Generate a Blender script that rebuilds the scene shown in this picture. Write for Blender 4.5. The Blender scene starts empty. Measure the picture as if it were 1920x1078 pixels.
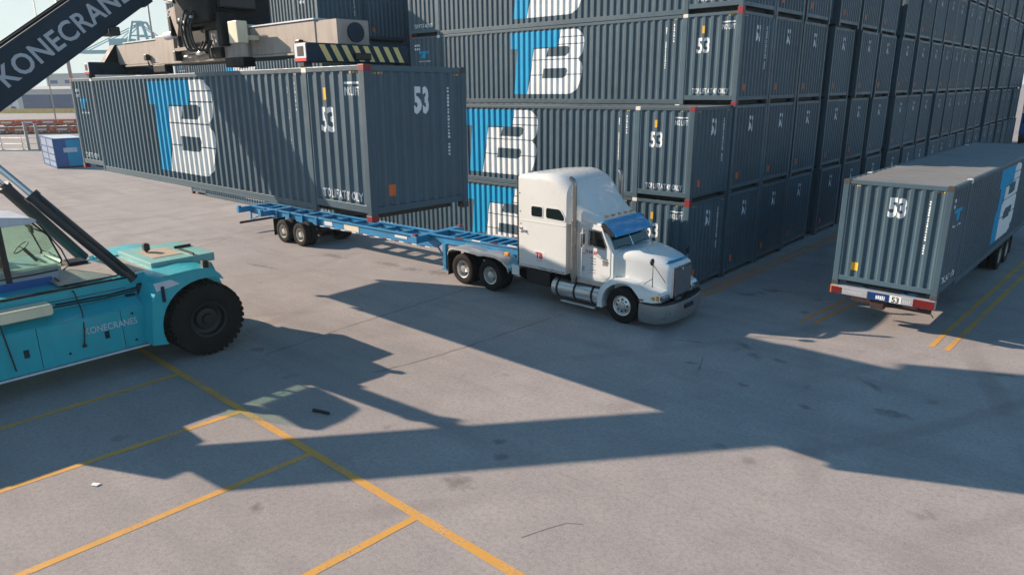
import bpy, bmesh, math, random
from mathutils import Vector, Matrix
random.seed(7)
S = bpy.context.scene
C = S.collection
PI = math.pi

# ------------------------------------------------------------------ camera
CAM = Vector((10.139, -19.521, 6.416))
cf = Vector((-0.64323167, 0.71341406, -0.27801689))
cr = Vector((0.74465802, 0.66736584, -0.01035711))
cu = Vector((-0.17815007, 0.21368952, 0.96052035))
FPX = 1293.28
cam = bpy.data.cameras.new('camera')
cam.sensor_width = 36.0
cam.lens = 36.0 * FPX / 1920.0
cam.clip_start = 0.1
cam.clip_end = 6000
co = bpy.data.objects.new('camera', cam)
C.objects.link(co)
mw = Matrix((cr, cu, -cf)).transposed().to_4x4()
mw.translation = CAM
co.matrix_world = mw
S.camera = co

# ------------------------------------------------------------------ light
SUN = Vector((-1.97, -0.925, 1.0)).normalized()
w = bpy.data.worlds.new('World')
S.world = w
w.use_nodes = True
nt = w.node_tree
sky = nt.nodes.new('ShaderNodeTexSky')
sky.sky_type = 'NISHITA'
sky.sun_disc = False
sky.sun_elevation = math.asin(SUN.z)
sky.sun_rotation = math.atan2(SUN.x, SUN.y)
sky.air_density = 1.3
sky.dust_density = 0.6
sky.ozone_density = 1.4
bg = nt.nodes['Background']
bg.inputs['Strength'].default_value = 0.081
tint = nt.nodes.new('ShaderNodeMix')
tint.data_type = 'RGBA'
tint.blend_type = 'MULTIPLY'
tint.inputs[0].default_value = 1.0
tint.inputs[7].default_value = (.60, .93, 1.05, 1)
nt.links.new(sky.outputs['Color'], tint.inputs[6])
# pale haze bank all round the horizon
tcw = nt.nodes.new('ShaderNodeTexCoord')
sxw = nt.nodes.new('ShaderNodeSeparateXYZ')
nt.links.new(tcw.outputs['Generated'], sxw.inputs[0])
mrw = nt.nodes.new('ShaderNodeMapRange')
mrw.interpolation_type = 'SMOOTHSTEP'
mrw.inputs[1].default_value = .13
mrw.inputs[2].default_value = .27
mrw.inputs[3].default_value = .92
mrw.inputs[4].default_value = 0.0
nt.links.new(sxw.outputs['Z'], mrw.inputs[0])
hzw = nt.nodes.new('ShaderNodeMix')
hzw.data_type = 'RGBA'
hzw.inputs[7].default_value = (5.6, 6.2, 6.2, 1)
nt.links.new(mrw.outputs[0], hzw.inputs[0])
nt.links.new(tint.outputs[2], hzw.inputs[6])
nt.links.new(hzw.outputs[2], bg.inputs['Color'])
sl = bpy.data.lights.new('sun', 'SUN')
sl.energy = 5.0
sl.angle = math.radians(0.55)
sl.color = (1.0, 0.79, 0.61)
so = bpy.data.objects.new('sun', sl)
so.rotation_euler = (-SUN).to_track_quat('-Z', 'Y').to_euler()
C.objects.link(so)
S.view_settings.view_transform = 'Standard'
S.view_settings.look = 'None'
S.view_settings.exposure = 0.75
S.view_settings.gamma = 1.0
S.view_settings.use_curve_mapping = False
S.render.engine = 'CYCLES'
try:
    S.cycles.use_denoising = True
    S.cycles.volume_step_rate = 4
except Exception:
    pass

# ------------------------------------------------------------------ materials
def nodes(name):
    m = bpy.data.materials.new(name)
    m.use_nodes = True
    t = m.node_tree
    return m, t, t.nodes['Principled BSDF']

def N(t, kind, **kw):
    n = t.nodes.new(kind)
    for k, v in kw.items():
        setattr(n, k, v)
    return n

def mixc(t, fac, a, b, mode='MIX'):
    n = t.nodes.new('ShaderNodeMix')
    n.data_type = 'RGBA'
    n.blend_type = mode
    for sock, v in ((n.inputs[0], fac), (n.inputs[6], a), (n.inputs[7], b)):
        if isinstance(v, (int, float)):
            sock.default_value = v
        elif isinstance(v, tuple):
            sock.default_value = (*v, 1.0) if len(v) == 3 else v
        else:
            t.links.new(v, sock)
    return n.outputs[2]

def noise(t, coord, scale, detail=3, rough=.55, stretch=None):
    if stretch:
        mp = N(t, 'ShaderNodeMapping')
        mp.inputs['Scale'].default_value = stretch
        t.links.new(coord, mp.inputs['Vector'])
        coord = mp.outputs[0]
    n = N(t, 'ShaderNodeTexNoise')
    n.inputs['Scale'].default_value = scale
    n.inputs['Detail'].default_value = detail
    n.inputs['Roughness'].default_value = rough
    t.links.new(coord, n.inputs['Vector'])
    return n.outputs['Fac']

def ramp(t, fac, lo, hi, a=0.0, b=1.0):
    n = N(t, 'ShaderNodeMapRange')
    n.inputs[1].default_value = lo
    n.inputs[2].default_value = hi
    n.inputs[3].default_value = a
    n.inputs[4].default_value = b
    t.links.new(fac, n.inputs[0])
    return n.outputs[0]

def position(t):
    return N(t, 'ShaderNodeNewGeometry').outputs['Position']

def paint(name, col, rough=.45, metal=0.0, var=.18, dirt=.25, dirtcol=(.10, .085, .07), scale=1.5, streak=True, coat=0.0, bump=0.0, spec=.5, rnd=0.0):
    m, t, p = nodes(name)
    pos = position(t)
    n1 = noise(t, pos, scale, 4)
    c = mixc(t, ramp(t, n1, .3, .7), tuple(max(0, x * (1 - var)) for x in col), tuple(min(1, x * (1 + var)) for x in col))
    if dirt > 0:
        st = (3.0, 3.0, .35) if streak else (1, 1, 1)
        n2 = noise(t, pos, 1.6, 6, .68, st)
        c = mixc(t, ramp(t, n2, .48, .85, 0, dirt), c, dirtcol)
        n3 = noise(t, pos, 14, 3, .6)
        c = mixc(t, ramp(t, n3, .66, .76, 0, dirt * .9), c, dirtcol)
    if rnd:
        oi = N(t, 'ShaderNodeObjectInfo')
        g = ramp(t, oi.outputs['Random'], 0, 1, 1 - rnd, 1 + rnd)
        cmb = N(t, 'ShaderNodeCombineColor')
        for i_ in range(3): t.links.new(g, cmb.inputs[i_])
        c = mixc(t, 1.0, c, cmb.outputs[0], 'MULTIPLY')
    t.links.new(c, p.inputs['Base Color'])
    r = ramp(t, noise(t, pos, 4.0, 4), .3, .7, max(.03, rough - .08), min(1, rough + .1))
    t.links.new(r, p.inputs['Roughness'])
    p.inputs['Metallic'].default_value = metal
    p.inputs['Specular IOR Level'].default_value = spec
    if coat:
        p.inputs['Coat Weight'].default_value = coat
        p.inputs['Coat Roughness'].default_value = .06
    if bump:
        b = N(t, 'ShaderNodeBump')
        b.inputs['Strength'].default_value = bump
        b.inputs['Distance'].default_value = .02
        t.links.new(noise(t, pos, 2.2, 3), b.inputs['Height'])
        t.links.new(b.outputs[0], p.inputs['Normal'])
    return m

def glassy(name, col, rough=.05, metal=0.0):
    m, t, p = nodes(name)
    p.inputs['Base Color'].default_value = (*col, 1)
    p.inputs['Roughness'].default_value = rough
    p.inputs['Metallic'].default_value = metal
    p.inputs['Coat Weight'].default_value = .6
    p.inputs['Coat Roughness'].default_value = .03
    return m

M = {}
M['grey'] = paint('container_grey', (.054, .100, .136), .46, 0, .14, .38, (.078, .088, .09), 0.35, bump=.14, spec=.36, rnd=.16)
M['grey_roof'] = paint('container_roof_grey', (.20, .205, .205), .6, 0, .12, .4, (.12, .10, .085), 0.5)
M['logo_blue'] = paint('logo_blue', (.004, .33, .60), .5, 0, .06, .06, spec=.25)
M['logo_white'] = paint('logo_white', (.76, .80, .82), .5, 0, .05, .18, (.35, .30, .25))
M['decal_white'] = paint('decal_white', (.70, .75, .79), .5, 0, .04, .1, (.4, .36, .3))
M['decal_yellow'] = paint('decal_yellow', (.75, .42, .02), .5, 0, .08, .15)
M['decal_orange'] = paint('decal_orange', (.62, .14, .03), .55, 0, .1, .3)
M['cast_grey'] = paint('casting_grey', (.05, .05, .055), .6, 0, .1, .3)
M['red_cast'] = paint('casting_red', (.22, .012, .022), .5, 0, .1, .3)
M['white_cast'] = paint('casting_white', (.70, .68, .62), .5, 0, .06, .25)
M['black'] = paint('black_steel', (.007, .009, .012), .55, 0, .2, .2, (.03, .03, .03), spec=.2)
M['floor_dark'] = paint('underside_dark', (.03, .03, .03), .8, 0, .2, .2)
M['rubber'] = paint('rubber', (.013, .012, .012), .8, 0, .2, .35, (.05, .042, .036), 4, False, spec=.25)
M['alloy'] = paint('alloy', (.70, .70, .70), .36, .85, .04, .10, (.25, .22, .2), 4, False)
M['steelrim'] = paint('rim_white', (.48, .47, .45), .5, 0.1, .06, .45, (.20, .16, .12), 4, False)
M['stack_steel'] = paint('stack_steel', (.34, .33, .32), .32, .9, .06, .25, (.12, .10, .08), 2)
M['chrome'] = paint('chrome', (.80, .80, .81), .20, 1.0, .02, .05, (.4, .38, .36), 4, False)
M['truck_white'] = paint('truck_white', (.72, .765, .775), .32, 0, .02, .06, (.45, .40, .33), .8, True, coat=.5)
M['truck_dark'] = paint('frame_dark', (.035, .018, .018), .6, 0, .2, .4, (.08, .07, .06))
M['trim_black'] = paint('trim_black', (.012, .012, .014), .45, 0, .1, .1)
M['win_dark'] = glassy('truck_glass', (.010, .013, .014), .06)
M['visor'] = paint('visor_blue', (.014, .30, .62), .18, 0, .04, .05, coat=.6)
M['grille'] = paint('grille_metal', (.26, .28, .31), .42, .35, .03, .08)
M['bumper'] = paint('bumper_silver', (.27, .29, .31), .34, .55, .03, .05, (.3, .3, .3), .8, False)
M['amber'] = paint('lamp_amber', (.85, .32, .02), .25, 0, .03, 0, coat=.5)
M['redlamp'] = paint('lamp_red', (.14, .008, .008), .3, 0, .1, .1, coat=.5)
M['redletter'] = paint('letter_red', (.55, .02, .03), .5, 0, .04, .05)
M['clear'] = glassy('lamp_clear', (.32, .33, .35), .10, .8)
M['tblue'] = paint('chassis_blue', (.022, .23, .46), .42, 0, .14, .35, (.10, .09, .08), 1.2)
M['tape_white'] = paint('tape_white', (.72, .72, .74), .4, 0, .03, .2)
M['teal'] = paint('crane_teal', (.016, .41, .50), .38, 0, .06, .25, (.07, .10, .09), .9, coat=.25)
M['teal_deck_lit'] = paint('crane_deck_sunlit', (.20, .47, .46), .5, 0, .08, .25, (.2, .2, .18), .9)  # paler than the teal sides: sunlit sheen and dust put into the colour
M['boom'] = paint('boom_blue', (.008, .028, .052), .5, 0, .1, .15, (.03, .04, .05), spec=.25)
M['boom_letter'] = paint('boom_letter', (.42, .47, .53), .5, 0, .03, .1)
M['cyl'] = paint('cylinder_black', (.022, .030, .038), .36, .2, .1, .2)
M['rod'] = paint('cylinder_rod', (.62, .64, .66), .14, 1.0, .03, .05)
M['spreader'] = paint('spreader_beige', (.34, .30, .27), .55, 0, .14, .65, (.12, .09, .07), 1.2)
M['cabgrey'] = paint('cab_grey', (.32, .37, .44), .4, 0, .05, .2)
M['hazy'] = paint('hazard_yellow', (.80, .62, .24), .5, 0, .08, .3)
M['cream'] = paint('cream_paint', (.74, .69, .52), .45, 0, .05, .2)
M['grip'] = paint('grip_mat_tan', (.46, .38, .30), .85, 0, .1, .4)
M['hub'] = paint('hub_black', (.012, .014, .018), .5, 0, .2, .2, (.03, .03, .03))
M['seat'] = paint('seat_fabric', (.03, .032, .035), .9, 0, .2, .1)
M['stsblue'] = paint('crane_light_blue', (.055, .30, .40), .6, 0, .05, .1)
M['bld'] = paint('warehouse_grey', (.40, .40, .41), .7, 0, .06, .2)
M['bld_roof'] = paint('warehouse_roof', (.46, .45, .45), .7, 0, .06, .2)
M['deepblue'] = paint('container_deep_blue', (.006, .040, .17), .6, 0, .12, .08, spec=.15)
M['boxblue'] = paint('box_blue', (.012, .10, .34), .45, 0, .08, .2)
M['boxwhite'] = paint('box_white', (.60, .66, .74), .5, 0, .06, .2)
M['bumper_grey'] = paint('bumper_grey', (.33, .36, .41), .5, 0, .08, .35)
M['rust'] = paint('chassis_rust_red', (.56, .085, .035), .7, 0, .25, .25, spec=.2)
M['yellowbar'] = paint('barrier_yellow', (.70, .42, .07), .7, 0, .15, .3)
M['galv'] = paint('galvanised', (.36, .36, .36), .5, .6, .1, .3)
M['scrap'] = paint('scrap_dark', (.02, .02, .02), .8, 0, .2, .2)
M['paper'] = paint('litter_white', (.8, .8, .78), .8, 0, .02, 0)

def cab_glass():
    m, t, p = nodes('cab_green_glass')
    tr = N(t, 'ShaderNodeBsdfTransparent')
    tr.inputs['Color'].default_value = (.85, .96, .90, 1)
    gl = N(t, 'ShaderNodeBsdfGlossy')
    gl.inputs['Roughness'].default_value = .03
    fr = N(t, 'ShaderNodeFresnel')
    fr.inputs['IOR'].default_value = 1.5
    mx = N(t, 'ShaderNodeMixShader')
    t.links.new(fr.outputs[0], mx.inputs[0])
    t.links.new(tr.outputs[0], mx.inputs[1])
    t.links.new(gl.outputs[0], mx.inputs[2])
    t.links.new(mx.outputs[0], t.nodes['Material Output'].inputs['Surface'])
    return m
M['cabglass'] = cab_glass()

STAINS = [(3.45, -3.24, .36, .13, -.5), (3.93, -3.75, .26, .13, -.6), (4.53, -3.64, .20, .10, -.3), (2.97, -5.16, .18, .08, .4),
          (1.61, 1.17, .30, .16, .2), (2.07, 2.1, .34, .2, .3), (1.85, 1.6, .2, .16, .0), (3.61, .5, .16, .14, .2), (6.63, -3.74, .4, .10, -.7),
          (2.49, -11.37, .17, .14, .5), (2.08, -11.03, .15, .12, .5), (-13.26, -4.27, .7, .22, .1), (-10.49, -3.69, .7, .2, .1),
          (-9.2, -3.66, .4, .22, .3), (-5.93, -11.55, .22, .16, .6), (4.42, -5.55, .22, .08, -.2), (7.32, -4.97, .34, .2, .2),
          (2.54, -12.49, .26, .2, .3), (2.3, -3.8, .35, .08, .3), (.65, -15.15, .16, .10, -.5), (8.7, -1.23, .3, .1, .3), (5.9, -5.8, .14, .1, 0), (-8.0, -3.3, .5, .3, .2),
          (-14.0, -7.0, .8, .12, .15)]

def ground_mat():
    m, t, p = nodes('asphalt')
    pos = position(t)
    big = noise(t, pos, .09, 4, .6)
    mid = noise(t, pos, .7, 5, .62)
    fine = noise(t, pos, 12, 5, .75)
    grit = noise(t, pos, 34, 3, .8)
    c = mixc(t, ramp(t, big, .35, .65), (.350, .318, .308), (.420, .388, .376))
    c = mixc(t, ramp(t, mid, .35, .7, 0, .50), c, (.228, .217, .220))
    c = mixc(t, ramp(t, fine, .44, .66, 0, .50), c, (.186, .177, .179))
    c = mixc(t, ramp(t, grit, .50, .68, 0, .58), c, (.49, .475, .47))
    # tyre grime running along the lane (x direction)
    lane = noise(t, pos, .6, 5, .65, (.10, 1.0, 1.0))
    c = mixc(t, ramp(t, lane, .48, .74, 0, .40), c, (.166, .158, .162))
    for th_, sc_r, off_ in ((.5, .55, 3.0), (-.25, .4, 9.0)):
        mpw = N(t, 'ShaderNodeMapping')
        mpw.inputs['Rotation'].default_value = (0, 0, th_)
        mpw.inputs['Location'].default_value = (off_, off_ * 2, 0)
        t.links.new(pos, mpw.inputs['Vector'])
        wv = N(t, 'ShaderNodeTexWave')
        wv.inputs['Scale'].default_value = .11 * sc_r * 2
        wv.inputs['Distortion'].default_value = 7.0
        wv.inputs['Detail'].default_value = 1.0
        wv.inputs['Detail Scale'].default_value = .25
        t.links.new(mpw.outputs[0], wv.inputs['Vector'])
        msk = ramp(t, noise(t, pos, .16, 3), .46, .66)
        mul = N(t, 'ShaderNodeMath', operation='MULTIPLY')
        t.links.new(ramp(t, wv.outputs['Fac'], .93, .99, 0, .30), mul.inputs[0])
        t.links.new(msk, mul.inputs[1])
        c = mixc(t, mul.outputs[0], c, (.15, .13, .125))
    # small dark oil drips
    vor = N(t, 'ShaderNodeTexVoronoi')
    vor.inputs['Scale'].default_value = .55
    t.links.new(pos, vor.inputs['Vector'])
    wob = noise(t, pos, 6.0, 3)
    add = N(t, 'ShaderNodeMath', operation='ADD')
    t.links.new(vor.outputs['Distance'], add.inputs[0])
    t.links.new(ramp(t, wob, .3, .7, -.06, .06), add.inputs[1])
    c = mixc(t, ramp(t, add.outputs[0], .04, .09, .28, 0.0), c, (.06, .055, .05))
    # individual stains
    sx = N(t, 'ShaderNodeSeparateXYZ')
    t.links.new(pos, sx.inputs[0])
    wob2 = noise(t, pos, 5.0, 4, .6)
    acc = None
    for (x, y, a, b, th) in STAINS:
        mp = N(t, 'ShaderNodeMapping', vector_type='TEXTURE')
        mp.inputs['Location'].default_value = (x, y, 0)
        mp.inputs['Rotation'].default_value = (0, 0, th)
        mp.inputs['Scale'].default_value = (a, b, 1)
        t.links.new(pos, mp.inputs['Vector'])
        ln = N(t, 'ShaderNodeVectorMath', operation='LENGTH')
        t.links.new(mp.outputs[0], ln.inputs[0])
        if acc is None:
            acc = ln.outputs['Value']
        else:
            mn = N(t, 'ShaderNodeMath', operation='MINIMUM')
            t.links.new(acc, mn.inputs[0])
            t.links.new(ln.outputs['Value'], mn.inputs[1])
            acc = mn.outputs[0]
    ad2 = N(t, 'ShaderNodeMath', operation='ADD')
    t.links.new(acc, ad2.inputs[0])
    t.links.new(ramp(t, wob2, .25, .75, -.75, .75), ad2.inputs[1])
    c = mixc(t, ramp(t, ad2.outputs[0], .25, 1.25, .48, 0.0), c, (.085, .075, .07))
    t.links.new(c, p.inputs['Base Color'])
    p.inputs['Roughness'].default_value = .88
    p.inputs['Specular IOR Level'].default_value = .25
    b = N(t, 'ShaderNodeBump')
    b.inputs['Strength'].default_value = .35
    b.inputs['Distance'].default_value = .012
    t.links.new(noise(t, pos, 60, 3, .7), b.inputs['Height'])
    t.links.new(b.outputs[0], p.inputs['Normal'])
    return m
M['ground'] = ground_mat()

def line_mat(name, col, wear):
    m, t, p = nodes(name)
    pos = position(t)
    c = mixc(t, ramp(t, noise(t, pos, 2.2, 4), .3, .7), tuple(x * .85 for x in col), col)
    worn = noise(t, pos, 22, 5, .75)
    big = noise(t, pos, 1.1, 3, .6)
    ad = N(t, 'ShaderNodeMath', operation='ADD')
    t.links.new(worn, ad.inputs[0])
    t.links.new(ramp(t, big, .3, .7, -.10, .12), ad.inputs[1])
    c = mixc(t, ramp(t, ad.outputs[0], wear, wear + .10, 0, .85), c, (.29, .255, .235))
    dk = noise(t, pos, .7, 4, .6)
    c = mixc(t, ramp(t, dk, .5, .75, 0, .35), c, (.16, .12, .09))
    t.links.new(c, p.inputs['Base Color'])
    p.inputs['Roughness'].default_value = .8
    return m
M['line'] = line_mat('line_yellow', (.69, .365, .080), .56)
M['line_old'] = line_mat('line_orange_worn', (.74, .27, .075), .52)
M['crack'] = paint('joint_sealant', (.20, .175, .16), .9, 0, .2, .3, streak=False)
M['scuff'] = line_mat('scuff_pale', (.44, .41, .39), .42)

# ------------------------------------------------------------------ mesh helpers
class MB:
    def __init__(s):
        s.v, s.f, s.sm = [], [], []
    def add(s, vs, fs, smooth=False):
        o = len(s.v)
        s.v += [tuple(x) for x in vs]
        s.f += [tuple(i + o for i in f) for f in fs]
        s.sm += [smooth] * len(fs)
        return s
    def box(s, x0, x1, y0, y1, z0, z1):
        return s.add([(x0, y0, z0), (x1, y0, z0), (x1, y1, z0), (x0, y1, z0), (x0, y0, z1), (x1, y0, z1), (x1, y1, z1), (x0, y1, z1)],
                     [(0, 3, 2, 1), (4, 5, 6, 7), (0, 1, 5, 4), (1, 2, 6, 5), (2, 3, 7, 6), (3, 0, 4, 7)])
    def cbox(s, x0, x1, y0, y1, z0, z1, b):
        """box with chamfered edges"""
        bm = bmesh.new()
        bmesh.ops.create_cube(bm, size=1)
        for v in bm.verts:
            v.co = ((x0 + x1) / 2 + v.co.x * (x1 - x0), (y0 + y1) / 2 + v.co.y * (y1 - y0), (z0 + z1) / 2 + v.co.z * (z1 - z0))
        bmesh.ops.bevel(bm, geom=bm.edges[:], offset=b, segments=2, affect='EDGES', profile=.5)
        bm.verts.index_update()
        s.add([v.co[:] for v in bm.verts], [[v.index for v in f.verts] for f in bm.faces])
        bm.free()
        return s
    def bar(s, p0, p1, wd, ht, up=(0, 0, 1)):
        p0, p1 = Vector(p0), Vector(p1)
        d = (p1 - p0).normalized()
        u = Vector(up)
        r = d.cross(u)
        if r.length < 1e-5:
            r = d.cross(Vector((1, 0, 0)))
        r.normalize()
        u = r.cross(d)
        r *= wd / 2
        u *= ht / 2
        vs = [p + a * r + b * u for p in (p0, p1) for a, b in ((-1, -1), (1, -1), (1, 1), (-1, 1))]
        return s.add(vs, [(3, 2, 1, 0), (4, 5, 6, 7), (0, 1, 5, 4), (1, 2, 6, 5), (2, 3, 7, 6), (3, 0, 4, 7)])
    def tube(s, pts, r, n=10, cap=True):
        pts = [Vector(p) for p in pts]
        rs = r if isinstance(r, (list, tuple)) else [r] * len(pts)
        rings, vs, fs = [], [], []
        prev = None
        for i, p in enumerate(pts):
            d = (pts[min(i + 1, len(pts) - 1)] - pts[max(i - 1, 0)]).normalized()
            if prev is None:
                a = d.orthogonal().normalized()
            else:
                a = (prev - d * prev.dot(d)).normalized()
            prev = a
            b = d.cross(a)
            rings.append(range(len(vs), len(vs) + n))
            vs += [p + rs[i] * (math.cos(2 * PI * k / n) * a + math.sin(2 * PI * k / n) * b) for k in range(n)]
        for i in range(len(pts) - 1):
            A, B = rings[i], rings[i + 1]
            fs += [(A[k], A[(k + 1) % n], B[(k + 1) % n], B[k]) for k in range(n)]
        o = len(s.f)
        s.add(vs, fs, True)
        if cap:
            s.add([vs[i] for i in rings[0]], [tuple(range(n))[::-1]])
            s.add([vs[i] for i in rings[-1]], [tuple(range(n))])
        return s
    def lathe(s, prof, c, axis='y', n=32, smooth=True):
        """prof: (offset along axis, radius)"""
        c = Vector(c)
        ex = {'x': (Vector((1, 0, 0)), Vector((0, 1, 0)), Vector((0, 0, 1))), 'y': (Vector((0, 1, 0)), Vector((0, 0, 1)), Vector((1, 0, 0))), 'z': (Vector((0, 0, 1)), Vector((1, 0, 0)), Vector((0, 1, 0)))}[axis]
        vs, fs = [], []
        for a, r in prof:
            for k in range(n):
                th = 2 * PI * k / n
                vs.append(c + ex[0] * a + r * (math.cos(th) * ex[1] + math.sin(th) * ex[2]))
        for i in range(len(prof) - 1):
            for k in range(n):
                k2 = (k + 1) % n
                fs.append((i * n + k, i * n + k2, (i + 1) * n + k2, (i + 1) * n + k))
        return s.add(vs, fs, smooth)
    def prism(s, poly, axis, a0, a1, smooth=False):
        """poly in the plane of the two other axes (x,z for y; y,z for x; x,y for z)"""
        def P(u, v, a):
            return {'x': (a, u, v), 'y': (u, a, v), 'z': (u, v, a)}[axis]
        n = len(poly)
        vs = [P(u, v, a0) for u, v in poly] + [P(u, v, a1) for u, v in poly]
        s.add(vs, [tuple(range(n))[::-1], tuple(range(n, 2 * n))])
        return s.add(vs, [(i, (i + 1) % n, n + (i + 1) % n, n + i) for i in range(n)], smooth)
    def loft(s, rings, closed=True, cap=True, smooth=True):
        n = len(rings[0])
        vs = [p for r in rings for p in r]
        fs = []
        for i in range(len(rings) - 1):
            for k in range(n if closed else n - 1):
                k2 = (k + 1) % n
                fs.append((i * n + k, i * n + k2, (i + 1) * n + k2, (i + 1) * n + k))
        s.add(vs, fs, smooth)
        if cap:
            s.add(rings[0], [tuple(range(n))[::-1]])
            s.add(rings[-1], [tuple(range(n))])
        return s
    def mesh(s, name, mat, off=(0, 0, 0), bevel=0):
        me = bpy.data.meshes.new(name)
        me.from_pydata([(x - off[0], y - off[1], z - off[2]) for x, y, z in s.v], [], s.f)
        for p, f in zip(me.polygons, s.sm):
            p.use_smooth = f
        bm = bmesh.new()
        bm.from_mesh(me)
        bmesh.ops.remove_doubles(bm, verts=bm.verts[:], dist=1e-4)
        bmesh.ops.recalc_face_normals(bm, faces=bm.faces[:])
        if bevel:
            es = [e for e in bm.edges if len(e.link_faces) == 2 and e.calc_face_angle(0) > .5]
            bmesh.ops.bevel(bm, geom=es, offset=bevel, segments=2, affect='EDGES', clamp_overlap=True)
        for e in bm.edges:
            if len(e.link_faces) == 2 and e.calc_face_angle(0) > .6:
                e.smooth = False
        bm.to_mesh(me)
        bm.free()
        me.materials.append(M[mat] if isinstance(mat, str) else mat)
        return me
    def build(s, name, mat, parent=None, off=None, bevel=0):
        if off is None:
            off = (0, 0, 0)
        return link(name, s.mesh(name, mat, off, bevel), parent)

def link(name, me, parent=None, loc=None):
    o = bpy.data.objects.new(name, me)
    C.objects.link(o)
    if parent:
        o.parent = parent
    if loc:
        o.location = loc
    if name in ('small_print', 'hazard_decal'):
        o['kind'] = 'stuff'
    return o

def tag(o, label=None, cat=None, group=None, kind=None):
    if label: o['label'] = label
    if cat: o['category'] = cat
    if group: o['group'] = group
    if kind: o['kind'] = kind
    return o

def thing(name, label, cat, loc=(0, 0, 0), rz=0, group=None):
    o = bpy.data.objects.new(name, None)
    o.empty_display_size = .3
    C.objects.link(o)
    o.location = loc
    o.rotation_euler = (0, 0, rz)
    return tag(o, label, cat, group)

def dup(src, loc=None, rz=None, label=None, group=None, parent=None):
    def cp(o, par):
        c = o.copy()
        C.objects.link(c)
        if par: c.parent = par
        for ch in list(KIDS.get(o.name, ())):
            cp(ch, c)
        return c
    r = cp(src, parent)
    if loc is not None: r.location = loc
    if rz is not None: r.rotation_euler = (0, 0, rz)
    if label: r['label'] = label
    if group: r['group'] = group
    return r
KIDS = {}
def index_kids(root):
    def rec(o):
        KIDS[o.name] = list(o.children)
        for c in o.children: rec(c)
    rec(root)

# flat shapes: text and polygons -> (verts2d, faces)
def text2d(s, size=1.0, bold=0.0, sx=1.0, align='LEFT', spacing=1.0):
    cu_ = bpy.data.curves.new('t', 'FONT')
    cu_.body = s
    cu_.size = size
    cu_.offset = bold
    cu_.align_x = align
    cu_.space_character = spacing
    cu_.resolution_u = 3
    ob = bpy.data.objects.new('t', cu_)
    C.objects.link(ob)
    dg = bpy.context.evaluated_depsgraph_get()
    dg.update()
    me = bpy.data.meshes.new_from_object(ob.evaluated_get(dg))
    vs = [(v.co.x * sx, v.co.y) for v in me.vertices]
    fs = [tuple(p.vertices) for p in me.polygons]
    bpy.data.objects.remove(ob)
    bpy.data.curves.remove(cu_)
    bpy.data.meshes.remove(me)
    return vs, fs

def fit2d(shape, x0, x1, z0, z1):
    vs, fs = shape
    a, b = min(v[0] for v in vs), max(v[0] for v in vs)
    c, d = min(v[1] for v in vs), max(v[1] for v in vs)
    return [(x0 + (x - a) / (b - a) * (x1 - x0), z0 + (z - c) / (d - c) * (z1 - z0)) for x, z in vs], fs

def poly2d(loops):
    cu_ = bpy.data.curves.new('p', 'CURVE')
    cu_.dimensions = '2D'
    cu_.fill_mode = 'BOTH'
    for lp in loops:
        sp = cu_.splines.new('POLY')
        sp.points.add(len(lp) - 1)
        for q, (x, z) in zip(sp.points, lp):
            q.co = (x, z, 0, 1)
        sp.use_cyclic_u = True
    ob = bpy.data.objects.new('p', cu_)
    C.objects.link(ob)
    dg = bpy.context.evaluated_depsgraph_get()
    dg.update()
    me = bpy.data.meshes.new_from_object(ob.evaluated_get(dg))
    vs = [(v.co.x, v.co.y) for v in me.vertices]
    fs = [tuple(p.vertices) for p in me.polygons]
    bpy.data.objects.remove(ob)
    bpy.data.curves.remove(cu_)
    bpy.data.meshes.remove(me)
    return vs, fs

def rects2d(rs):
    vs, fs = [], []
    for x0, x1, z0, z1 in rs:
        o = len(vs)
        vs += [(x0, z0), (x1, z0), (x1, z1), (x0, z1)]
        fs.append((o, o + 1, o + 2, o + 3))
    return vs, fs

def dashes(x0, x1, z0, z1, vertical=True, step=.05, fill=.7, seed=1):
    """unreadable small print: a run of little marks"""
    rn = random.Random(seed)
    rs = []
    a, b = (z0, z1) if vertical else (x0, x1)
    q = a
    while q < b - step * .5:
        l = step * rn.uniform(.45, .8)
        if rn.random() < fill:
            if vertical: rs.append((x0 + rn.uniform(0, .15) * (x1 - x0), x1 - rn.uniform(0, .2) * (x1 - x0), q, q + l))
            else: rs.append((q, q + l, z0 + rn.uniform(0, .15) * (z1 - z0), z1 - rn.uniform(0, .2) * (z1 - z0)))
        q += step
    return rects2d(rs)

def place2d(shape, o, ux, uz):
    """flat shape on the plane o + u*ux + v*uz"""
    o, ux, uz = Vector(o), Vector(ux), Vector(uz)
    mb = MB()
    mb.add([o + ux * a + uz * b for a, b in shape[0]], shape[1])
    return mb

# ------------------------------------------------------------------ container
L, W, H = 16.15, 2.591, 2.896
HL, HW = L / 2, W / 2
POST = HL - 1.98
DEP = .044

def corrugation(a, b, pitch):
    """breakpoints (u, depth) from a to b"""
    n = max(1, round((b - a) / pitch))
    p = (b - a) / n
    pts = []
    for i in range(n):
        s0 = a + i * p
        pts += [(s0, 0), (s0 + p * .15, 0), (s0 + p * .34, DEP), (s0 + p * .66, DEP), (s0 + p * .85, 0)]
    pts.append((b, 0))
    return pts

SIDE = []
for a, b in ((-HL + .15, -POST - .075), (-POST + .075, POST - .075), (POST + .075, HL - .15)):
    SIDE.append(corrugation(a, b, .29))
ENDC = [corrugation(-HW + .15, HW - .15, .2545)]

def depth_at(secs, u):
    for pts in secs:
        if pts[0][0] - 1e-6 <= u <= pts[-1][0] + 1e-6:
            for (u0, d0), (u1, d1) in zip(pts, pts[1:]):
                if u <= u1 + 1e-9:
                    return d0 if u1 - u0 < 1e-9 else d0 + (d1 - d0) * (u - u0) / (u1 - u0)
    return -.012

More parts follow.
